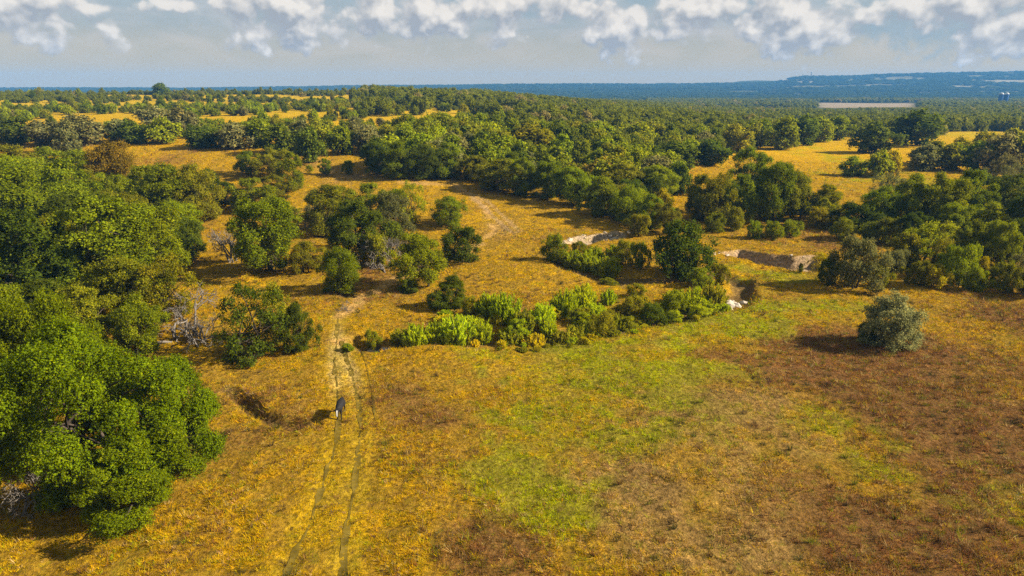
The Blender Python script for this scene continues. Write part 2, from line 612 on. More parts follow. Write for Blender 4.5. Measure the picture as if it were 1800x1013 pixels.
# bare soil, limestone, mud, trodden track
wobc = (fbm(GX / 2.2, GY / 2.2, 61, 4, .6) - .5)


def blend(mask, c, amt=1.0):
    global col
    m = np.clip(mask * amt, 0, 1)[..., None]
    col = col * (1 - m) + np.asarray(c) * m


blend(smoothstep(230, 420, GY), (.36, .24, .012), .75)
thatch = (1 - smoothstep(150, 300, GY))[..., None]
thin = (1 - smoothstep(.43, .55, clumps(GX, GY)))[..., None] * thatch
col = col * (1 - .22 * thatch)
col = col * (1 - thin * .65) + thin * .65 * (col * .32 + np.array([.06, .038, .013]))
d, f, s = seg_dist(GX, GY, CREEK)
blend(1 - smoothstep(.8, 2.6, d + wobc * 2.4), MUD, .75)
d, f, s = seg_dist(GX, GY, SCARP)
sd = d * -s
ins = smoothstep(.0, .08, f) * smoothstep(1, .94, f)
blend(ins * smoothstep(-.5, .1, sd + wobc) * (1 - smoothstep(1.6, 3.2, sd + wobc * 2)), SOIL)
blend(ins * smoothstep(1.2, 2.2, sd + wobc) * (1 - smoothstep(2.6, 4.2, sd + wobc * 2)), LIME, .55)
d, f, s = seg_dist(GX, GY, LEDGE)
sd = d * -s
ins = smoothstep(-.01, .08, f) * smoothstep(1.01, .94, f)
blend(ins * smoothstep(-1.2, .2, sd + wobc * 1.6) * (1 - smoothstep(1.6, 4.6, sd + wobc * 6)), LIME, .85)
for pts in (DITCH, DITCH2, TRENCH):
    d, f, s = seg_dist(GX, GY, pts)
    blend(1 - smoothstep(.3, 1.0, d + wobc), MUD, .7)
for pts in (RUT_A, RUT_B):
    d, f, s = seg_dist(GX, GY, pts)
    blend((1 - smoothstep(.6, 1.5, d + wobc * 1.2)), (.33, .215, .008), .45)
    blend((1 - smoothstep(.35, .95, d + wobc * .8)) * smoothstep(56, 62, GY) * (1 - smoothstep(74, 80, GY)), (.42, .29, .10), .6)
d, f, s = seg_dist(GX, GY, PATH_UP)
blend((1 - smoothstep(.5, 1.6, d + wobc * 1.6)) * smoothstep(.34, .5, fbm(GX / 5, GY / 5, 78, 3) + .05), STRAW * 1.15, .9)
d, f, s = seg_dist(GX, GY, PATH_B)
blend(1 - smoothstep(.3, .8, np.abs(d - 1.0) + wobc * .5), SOIL, .45)
# the valley and ridge far off: wooded ground with pale cut fields
FU = GX / np.maximum(GY, 60)
far = smoothstep(700, 1000, GY)
blend(far, (.05, .055, .012), 1)
strips = smoothstep(.63, .69, fbm(GX / 330, GY / 120, 91, 3)) * smoothstep(1500, 2300, GY) * smoothstep(.28, .42, FU)
blend(strips, (.20, .17, .11), .7)
vale = smoothstep(.60, .66, fbm(GX / 210, GY / 70, 95, 3)) * smoothstep(950, 1150, GY) * (1 - smoothstep(2200, 2500, GY)) * smoothstep(.0, .2, FU)
blend(vale, (.22, .18, .10), .8)
FIELD = [(1438, 181), (1612, 181), (1600, 189), (1445, 190)]
fpts = [ray(*p) for p in FIELD]


def in_poly(x, y, poly):
    x, y = np.asarray(x, float), np.asarray(y, float)
    res = np.zeros(np.shape(x), bool)
    n = len(poly)
    for i in range(n):
        (x0, y0), (x1, y1) = poly[i], poly[(i + 1) % n]
        c = ((y0 > y) != (y1 > y)) & (x < (x1 - x0) * (y - y0) / (y1 - y0 + 1e-12) + x0)
        res ^= c
    return res


blend(in_poly(GX, GY, fpts).astype(float), (.25, .19, .13), 1)
# pale quarry scar and track below the ridge
for (px, py, rx, ry) in ((1690, 153, 20, 3), (1385, 141, 26, 1.6), (1415, 144, 22, 1.6), (1760, 143, 50, 1.5), (1620, 142, 40, 1.2)):
    PX, PY, _ = proj(GX, GY, GZ)
    blend(np.exp(-(((PX - px) / rx) ** 2 + ((PY - py) / ry) ** 2) * 1.2) * (GY > 2300), (.36, .30, .22), .85)

M_GROUND, q = new_mat('dry_grassland')
att = q.node('ShaderNodeAttribute')
att.attribute_name = 'growth'
geo = q.node('ShaderNodeNewGeometry')
pos = geo.outputs['Position']
nf = q.noise(pos, 2.6, 6, .68)
nm = q.noise(pos, .45, 5, .6)
k = q.math('MULTIPLY', q.lin(nf, .32, .68, .34, 1.55), q.lin(nm, .3, .7, .8, 1.18))
c = q.mix(1.0, att.outputs['Color'], k, 'MULTIPLY')
c = q.mix(q.math('MULTIPLY', q.smooth(q.noise(pos, 2.4, 6, .7), .5, .66), .6), c, (.11, .058, .018))
c = q.mix(q.math('MULTIPLY', q.smooth(q.noise(q.vmath('ADD', pos, (37, 11, 0)), 1.1, 5, .65), .52, .68), .4), c, (.15, .14, .006))
bs = q.node('ShaderNodeBsdfPrincipled')
q.put(bs.inputs['Base Color'], c)
bs.inputs['Roughness'].default_value = 1.0
bs.inputs['Specular IOR Level'].default_value = 0.0
bp = q.node('ShaderNodeBump')
bp.inputs['Strength'].default_value = 1.0
bp.inputs['Distance'].default_value = .4
q.put(bp.inputs['Height'], nf)
q.l.new(bp.outputs[0], bs.inputs['Normal'])
o = q.node('ShaderNodeOutputMaterial')
q.l.new(bs.outputs[0], o.inputs[0])
gme = mesh_np('ground', np.stack([GX, GY, GZ], -1).reshape(-1, 3), [quads], True, col.reshape(-1, 3))
g_o = link('ground', gme, M_GROUND)
tag(g_o, 'rolling dry golden grassland with green and russet patches', 'ground', kind='structure')

# ------------------------------------------------------------------ tyre ruts: thin worn strips lying in the grass
M_RUT = simple_mat('worn_rut', (.115, .078, .012), 1.0, .6, 1.3, .4)


def ribbon(pts_, w0, seed):
    P_ = []
    for (ax, ay), (bx, by) in zip(pts_[:-1], pts_[1:]):
        n_ = max(int(math.hypot(bx - ax, by - ay) / .25), 1)
        P_ += [(ax + (bx - ax) * i / n_, ay + (by - ay) * i / n_) for i in range(n_)]
    P_ = np.array(P_)
    for _ in range(12):
        P_[1:-1] = .25 * P_[:-2] + .5 * P_[1:-1] + .25 * P_[2:]
    T_ = np.gradient(P_, axis=0)
    T_ /= np.linalg.norm(T_, axis=1, keepdims=True) + 1e-9
    N_ = np.column_stack([-T_[:, 1], T_[:, 0]])
    L_ = np.arange(len(P_)) * .25
    w = w0 * np.clip(smoothstep(.36, .58, fbm(L_ / 3.2, L_ * 0, seed, 3)) * 1.25 + .12 + (fbm(L_ / .5, L_ * 0, seed + 5, 3) - .5) * .5, .4, 1.3)
    P_ = P_ + N_ * ((fbm(L_ / 1.1, L_ * 0, seed + 9, 3) - .5) * .16)[:, None]
    rows = [P_ + N_ * (w * k_)[:, None] for k_ in (-1, 0, 1)]
    V = np.stack([np.column_stack([r_, height(r_[:, 0], r_[:, 1]) + .035]) for r_ in rows], 1).reshape(-1, 3)
    i = np.arange(len(P_) - 1) * 3
    F = np.concatenate([np.stack([i + a_, i + 1 + a_, i + 4 + a_, i + 3 + a_], 1) for a_ in (0, 1)])
    return mesh_np('tyre_rut', V, [F], True)


tag(link('tyre_rut', ribbon(RUT_A, .19, 3), M_RUT), 'left dark wheel rut of the grassy track, under the cow', 'track', kind='structure')
tag(link('tyre_rut', ribbon(RUT_B, .18, 23), M_RUT), 'right dark wheel rut of the grassy track', 'track', kind='structure')
tag(link('tyre_rut', ribbon(line([(636, 620), (648, 660), (656, 700), (660, 740)]), .08, 33), M_RUT), 'faint short third rut right of the track', 'track', kind='structure')

# ------------------------------------------------------------------ creek water
M_WATER, q = new_mat('creek_water')
bs = q.node('ShaderNodeBsdfPrincipled')
bs.inputs['Base Color'].default_value = (.035, .03, .02, 1)
bs.inputs['Roughness'].default_value = .06
t = q.node('ShaderNodeNewGeometry')
bp = q.node('ShaderNodeBump')
bp.inputs['Strength'].default_value = .15
q.put(bp.inputs['Height'], q.noise(t.outputs['Position'], 3, 3))
q.l.new(bp.outputs[0], bs.inputs['Normal'])
o = q.node('ShaderNodeOutputMaterial')
q.l.new(bs.outputs[0], o.inputs[0])


def water_sheet(pts, half, zlev):
    V, F = [], []
    P2 = [Vector(p) for p in pts]
    for i, p in enumerate(P2):
        a, b = P2[max(i - 1, 0)], P2[min(i + 1, len(P2) - 1)]
        n = (b - a).normalized()
        n = Vector((-n.y, n.x))
        V += [(*(p + n * half), zlev), (*(p - n * half), zlev)]
    F = np.array([[2 * i, 2 * i + 1, 2 * i + 3, 2 * i + 2] for i in range(len(P2) - 1)])
    return mesh_np('creek', V, [F])


cz = [float(height(*p)) for p in CREEK]
w_o = link('creek_water', water_sheet(CREEK[1:5], 1.6, min(cz[1:5]) + .22), M_WATER)
tag(w_o, 'dark still water in the creek bed beside the willows', 'water', kind='structure')


# ------------------------------------------------------------------ vegetation builders
def perp(n, rng):
    r = rng.normal(size=n.shape)
    t = np.cross(n, r)
    t /= np.linalg.norm(t, axis=1, keepdims=True) + 1e-9
    return t


def leaves(C, N, L, Wd, rng, T=None):
    """rhombic leaf clumps at C with normals N"""
    N = N / (np.linalg.norm(N, axis=1, keepdims=True) + 1e-9)
    if T is None:
        T = perp(N, rng)
    else:
        T = T / (np.linalg.norm(T, axis=1, keepdims=True) + 1e-9)
    B = np.cross(N, T)
    B /= np.linalg.norm(B, axis=1, keepdims=True) + 1e-9
    k = rng.uniform(.65, 1.35, (len(C), 1))
    L, Wd = L * k, Wd * k
    dn = N * Wd * .22
    V = np.stack([C - T * L * .5, C + B * Wd * .5 + dn, C + T * L * .5 - dn, C - B * Wd * .5 + dn], 1).reshape(-1, 3)
    F = np.arange(len(V)).reshape(-1, 4)
    return V, F


def tube(path, radii, sides=6):
    V, F = [], []
    path = [Vector(p) for p in path]
    n = len(path)
    for i in range(n):
        a, b = path[max(i - 1, 0)], path[min(i + 1, n - 1)]
        d = (b - a).normalized()
        x = d.orthogonal().normalized()
        y = d.cross(x)
        for k in range(sides):
            an = 2 * math.pi * k / sides
            V.append(path[i] + (x * math.cos(an) + y * math.sin(an)) * radii[i])
    for i in range(n - 1):
        for k in range(sides):
            k2 = (k + 1) % sides
            F.append((i * sides + k, i * sides + k2, (i + 1) * sides + k2, (i + 1) * sides + k))
    return V, F


def tubes_mesh(name, tubes):
    V, F = [], []
    for v, f in tubes:
        o = len(V)
        V += [tuple(p) for p in v]
        F += [tuple(i + o for i in q_) for q_ in f]
    return mesh_np(name, np.array(V), [np.array(F)], True)


def limb(a, b, r0, r1, rng, sag=.12, n=4, sides=5):
    a, b = Vector(a), Vector(b)
    L = (b - a).length
    off = Vector(rng.normal(size=3)) * L * sag
    pts = []
    for i in range(n + 1):
        t_ = i / n
        p = a.lerp(b, t_) + off * math.sin(t_ * math.pi) + Vector((0, 0, L * .08 * math.sin(t_ * math.pi)))
        pts.append(p)
    rr = [r0 + (r1 - r0) * (i / n) ** .8 for i in range(n + 1)]
    return tube(pts, rr, sides)


def oak_proto(seed, H, R, n_leaf, L, Wd, base=.2, nclus=46, stems=1, ragged=1.0, flat=.72, rmax=.33, shoot=.45):
    """unit tree at the origin: (trunk mesh, crown mesh)"""
    rng = np.random.default_rng(seed)
    cz_, rz = H * (base + 1) * .5, H * (1 - base) * .5
    ph = rng.uniform(0, 6.28, 3)
    cl, cr = [], []
    for i in range(nclus):
        an = i * 2.399963 + rng.uniform(-.3, .3)
        zz = 1 - 1.85 * (i + .5) / nclus
        zz += rng.uniform(-.12, .12)
        zz = max(min(zz, .98), -.9)
        h = math.sqrt(max(1 - zz * zz, 0))
        if zz < 0:
            h = max(h, .66)
        lob = 1 + ragged * (.14 * math.sin(2 * an + ph[0]) + .12 * math.sin(3 * an + ph[1]) + .10 * math.sin(5 * an + ph[2]))
        fr = rng.uniform(.45, 1.05) * lob
        r = R * rng.uniform(.4, 1.0) * rmax
        cl.append((R * h * math.cos(an) * fr, R * h * math.sin(an) * fr, cz_ + rz * zz * rng.uniform(.6, 1.0)))
        cr.append(r)
    cl, cr = np.array(cl), np.array(cr)
    wts = cr ** 2 / (cr ** 2).sum()
    per = 9
    n_sp = n_leaf // per
    which = rng.choice(nclus, n_sp, p=wts)
    dirs = rng.normal(size=(n_sp, 3))
    dirs /= np.linalg.norm(dirs, axis=1, keepdims=True)
    outw = cl[which] - np.array([0, 0, cz_ - .25 * rz])
    outw /= np.linalg.norm(outw, axis=1, keepdims=True) + 1e-9
    dirs = dirs + outw * .45 + np.array([0, 0, .3])
    dirs /= np.linalg.norm(dirs, axis=1, keepdims=True)
    rr = cr[which][:, None] * np.clip(rng.normal(.92, .2, (n_sp, 1)), .25, 1.8)
    SP = cl[which] + dirs * rr * np.array([1, 1, flat])
    SP = np.repeat(SP, per, 0)
    dirs = np.repeat(dirs, per, 0)
    n_leaf = len(SP)
    ax = np.repeat(rng.normal(size=(n_sp, 3)) * .45 + np.array([0, 0, shoot]), per, 0) + dirs
    ax /= np.linalg.norm(ax, axis=1, keepdims=True)
    C = SP + (rng.normal(size=(n_leaf, 3)) * .42 + ax * rng.uniform(-.6, 1.9, (n_leaf, 1))) * L * 1.3
    C[:, 2] = np.maximum(C[:, 2], .03 * H + rng.uniform(0, .05 * H, n_leaf))
    kx = R / np.percentile(np.hypot(C[:, 0], C[:, 1]), 96)
    kz = H / np.percentile(C[:, 2], 99)
    C = C * np.array([kx, kx, kz])
    cl = cl * np.array([kx, kx, kz])
    N = dirs * .75 + rng.normal(size=(n_leaf, 3)) * .6 + np.array([0, 0, .25])
    V, F = leaves(C, N, L, Wd, rng)
    crown = mesh_np('crown', V, [F])
    crown.materials.append(M_LEAF)
    tb = []
    rt = .031 * H
    forks = []
    for s_ in range(stems):
        off = Vector((0, 0, 0)) if stems == 1 else Vector((math.cos(s_ * 6.28 / stems), math.sin(s_ * 6.28 / stems), 0)) * R * .1
        top = off * 3 + Vector((rng.uniform(-.06, .06) * H, rng.uniform(-.06, .06) * H, H * max(base + .12, .28)))
        tb.append(limb(off + Vector((0, 0, -.25)), top, rt * (1.25 if stems == 1 else .8), rt * .7, rng, .05, 4, 7))
        forks.append(top)
    for i in rng.permutation(nclus)[:int(nclus * .55)]:
        f_ = forks[int(rng.integers(len(forks)))]
        tb.append(limb(f_, cl[i], rt * .42, rt * .08, rng, .1, 3, 5))
    trunk = tubes_mesh('trunk', tb)
    trunk.materials.append(M_BARK)
    return trunk, crown


def willow_proto(seed, H, R, n_stem, per, L, Wd):
    """a fan of upright leafy wands"""
    rng = np.random.default_rng(seed)
    tb, C, T = [], [], []
    for i in range(n_stem):
        an, rr = rng.uniform(0, 6.283), math.sqrt(rng.uniform(0, 1))
        b = Vector((math.cos(an) * rr * R * .4, math.sin(an) * rr * R * .4, -.1))
        h = H * rng.uniform(.55, 1.0) * (1 - .5 * rr * rr)
        tip = Vector((math.cos(an) * rr * R * rng.uniform(.8, 1.1), math.sin(an) * rr * R * rng.uniform(.8, 1.1), h))
        if i % 3 == 0:
            tb.append(limb(b, tip, .03, .008, rng, .04, 3, 4))
        t_ = rng.uniform(.12, 1.0, per) ** .8
        p = np.array(b)[None] * (1 - t_[:, None]) + np.array(tip)[None] * t_[:, None]
        p += rng.normal(size=p.shape) * .11 * R * (1.2 - t_[:, None])
        dv = np.array((tip - b).normalized())
        C.append(p)
        T.append(dv[None] + rng.normal(size=p.shape) * .38 + np.array([0, 0, .2]))
    C, T = np.concatenate(C), np.concatenate(T)
    N = perp(T / np.linalg.norm(T, axis=1, keepdims=True), rng)
    V, F = leaves(C, N, L, Wd, rng, T)
    crown = mesh_np('crown', V, [F])
    crown.materials.append(M_LEAF)
    trunk = tubes_mesh('stems', tb)
    trunk.materials.append(M_BARK)
    return trunk, crown


def mound_proto(seed, H, R, n_leaf, L, Wd):
    """rounded bush leafy down to the ground, drooping sprays"""
    rng = np.random.default_rng(seed)
    d = rng.normal(size=(n_leaf, 3))
    d[:, 2] = np.abs(d[:, 2]) * 1.1
    d /= np.linalg.norm(d, axis=1, keepdims=True)
    an = np.arctan2(d[:, 1], d[:, 0])
    lump = .82 + .5 * fbm(d[:, 0] * 2.1 + 5, d[:, 1] * 2.1 + d[:, 2] * 1.7, seed, 3) - .1
    lump = lump + .06 * np.sin(an * 4 + seed)
    r = lump * np.clip(rng.normal(.93, .1, n_leaf), .5, 1.15)
    C = d * r[:, None] * np.array([R, R, H])
    C[:, 2] = np.maximum(C[:, 2], .03)
    N = d + rng.normal(size=d.shape) * .5
    T = np.stack([d[:, 0], d[:, 1], -.5 - .5 * (1 - d[:, 2])], 1) + rng.normal(size=d.shape) * .4
    V, F = leaves(C, N, L, Wd, rng, T)
    crown = mesh_np('crown', V, [F])
    crown.materials.append(M_LEAF)
    tb = []
    for i in range(14):
        a = rng.uniform(0, 6.28)
        tb.append(limb((math.cos(a) * .2 * R, math.sin(a) * .2 * R, -.2), (math.cos(a) * R * .7, math.sin(a) * R * .7, H * rng.uniform(.35, .8)), .05, .015, rng, .1, 3, 5))
    trunk = tubes_mesh('stems', tb)
    trunk.materials.append(M_BARK)
    return trunk, crown


def dead_proto(seed, H, lean=(0, 0), spread=.6):
    rng = np.random.default_rng(seed)
    tb = []

    def grow(a, d, L, r, lev):
        b = a + d * L
        tb.append(limb(a, b, r, r * .62, rng, .09, 3 if lev > 2 else 2, 5 if lev > 3 else 3))
        if lev == 0:
            return
        for k_ in range(int(rng.integers(2, 4))):
            nd = (d + Vector(rng.normal(size=3)) * spread + Vector((0, 0, .05))).normalized()
            at = a.lerp(b, float(rng.uniform(.5, 1.0)))
            grow(at, nd, L * float(rng.uniform(.55, .82)), max(r * .62, .0028 * H), lev - 1)
    for k_ in range(3):
        d = Vector((rng.uniform(-.5, .5) + lean[0], rng.uniform(-.5, .5) + lean[1], 1)).normalized()
        grow(Vector((rng.uniform(-.15, .15), rng.uniform(-.15, .15), -.2)), d, H * .33, .021 * H, 5)
    me = tubes_mesh('trunk', tb)
    me.materials.append(M_DEADWOOD)
    return me


# prototype meshes, unit height 1 (scaled when placed); leaf sizes are relative to that
PROTO = {
    'near': [oak_proto(101, 1.0, .72, 112000, .0158, .0092, .0, 44, 3, 1.7, .9, .25, 1.0), oak_proto(102, 1.0, .60, 70000, .019, .011, .0, 34, 2, 1.7, .9, .27, 1.0)],
    'oak': [oak_proto(200 + i, 1.0, .5, 34000, .0225,   .0138, -.14 + .06 * (i % 3), 22 + 3 * i, 1 + (i % 2), 1.7) for i in range(8)],
    'sparse': [oak_proto(260 + i, 1.0, .5, 8500, .031, .017, -.12, 30, 3, 1.5, .8, .3, .8) for i in range(3)],
    'bushy': [oak_proto(280 + i, 1.0, .62, 15000, .038, .022, -.12, 26, 3, 1.3, .8, .33, .7) for i in range(4)],
    'willow': [willow_proto(300 + i, 1.0, .55, 100, 90, .12, .02) for i in range(5)],
    'mound': [oak_proto(321, 1.0, .62, 26000, .034, .020, -.35, 64, 5, .25, .8, .26, .1)],
    'far': [oak_proto(400 + i, 1.0, .52, 4400, .075, .05, -.12 + .04 * (i % 3), 17, 1, 1.5, .75, .37) for i in range(8)],
    'juniper': [oak_proto(440 + i, 1.0, .55, 2600, .09, .06, -.1, 16, 1, 1.2) for i in range(5)],
}
DEAD = [dead_proto(500, 1.0, (-.25, 0)), dead_proto(501, 1.0, (-.1, -.2), .75), dead_proto(502, 1.0, (.3, 0), .8)]

TONE = {
    'bright': ('bright green', (.185, .215, .003)), 'green': ('mid green', (.145, .168, .004)), 'dark': ('dark green', (.075, .096, .006)),
    'olive': ('olive green', (.165, .158, .006)), 'yellow': ('yellow-green', (.30, .25, .004)), 'grey': ('grey-green', (.14, .135, .04)),
    'rust': ('rusty brown', (.18, .125, .010)), 'pale': ('pale grey-green', (.24, .25, .10)), 'lime': ('lime green', (.215, .245, .004)), 'leafy': ('rich green', (.135, .17, .003)),
}
KINDWORD = {'near': 'oak tree', 'oak': 'oak tree', 'sparse': 'thin-leaved tree', 'bushy': 'bush', 'willow': 'willow shrub', 'mound': 'bush', 'far': 'oak tree', 'juniper': 'juniper tree'}
NAME = {'near': 'oak_tree', 'oak': 'oak_tree', 'sparse': 'thin_leaved_tree', 'bushy': 'leafy_bush', 'willow': 'willow_shrub', 'mound': 'rounded_bush', 'far': 'oak_tree', 'juniper': 'juniper_tree'}
RNG = random.Random(7)
PLACED = []     # dicts, labelled at the end
count = {}


def place(kind, tone, x, y, H, R, label=None, px=None, lod=None, sink=0.0):
    z = float(height(x, y)) - sink
    if px is None:
        a, b, _ = proj(x, y, z)
        px = (float(a), float(b))
    protos = PROTO[lod or kind]
    i = count.get(lod or kind, 0)
    count[lod or kind] = i + 1
    tr, cr = protos[i % len(protos)]
    root = bpy.data.objects.new(NAME[kind], None)
    COL.objects.link(root)
    root.empty_display_size = .3
    root.location = (x, y, z)
    root.rotation_euler = (0, 0, RNG.uniform(0, 6.283))
    rr = {'near': .72 if i % 2 == 0 else .6, 'mound': .62, 'willow': .55, 'far': .52, 'juniper': .55, 'bushy': .62}.get(lod or kind, .5)
    sx = R / rr
    root.scale = (sx * RNG.uniform(.87, 1.14), sx * RNG.uniform(.87, 1.14), H)
    c = TONE[tone][1]
    hue = RNG.uniform(.92, 1.07)
    j = RNG.uniform(.82, 1.2) * (1.3 if kind in ('far', 'juniper') or lod == 'far' else 1.35 if kind == 'willow' else 1.08 if kind in ('oak', 'bushy', 'sparse') else .98)
    if px and 640 < px[0] < 1300 and 500 < px[1] < 615 and kind in ('willow', 'bushy'):
        j *= 1.3
    for nm, me in ((('trunk' if kind not in ('willow', 'mound', 'bushy') else 'stems'), tr), ('crown', cr)):
        o_ = bpy.data.objects.new(nm, me)
        COL.objects.link(o_)
        o_.parent = root
        o_.color = (c[0] * j * hue, c[1] * j, c[2] * j, 1)
    if px is None:
        a, b, _ = proj(x, y, z)
        px = (float(a), float(b))
    PLACED.append(dict(o=root, kind=kind, tone=tone, px=px, label=label, H=H))
    return root


def hero(x, yb, h, w, kind, tone, label=None, lod=None):
    X, Y, Z = ground_pt(x, yb)
    _, _, dep = proj(X, Y, Z)
    m = float(dep) / FPX
    R = w * .5 * m
    dp = math.atan2(CAM_H - Z, Y)
    H = max((h * m - .55 * R * math.sin(dp)) / math.cos(dp), .45 * R)
    if kind == 'oak' and Y > 190:
        lod = 'far'
    k = 1.04
    if yb > 490 and 640 < x < 1290:
        H, k = H * .9, 1.12                      # these stand down in the creek bed
    if kind == 'oak' and x < 900 and yb > 330:
        H, R = H * .9, R * 1.1
    if kind == 'far' and x < 680:
        H *= .86
    return place(kind, tone, X, Y, H * k, R * k, label, (x, yb), lod)


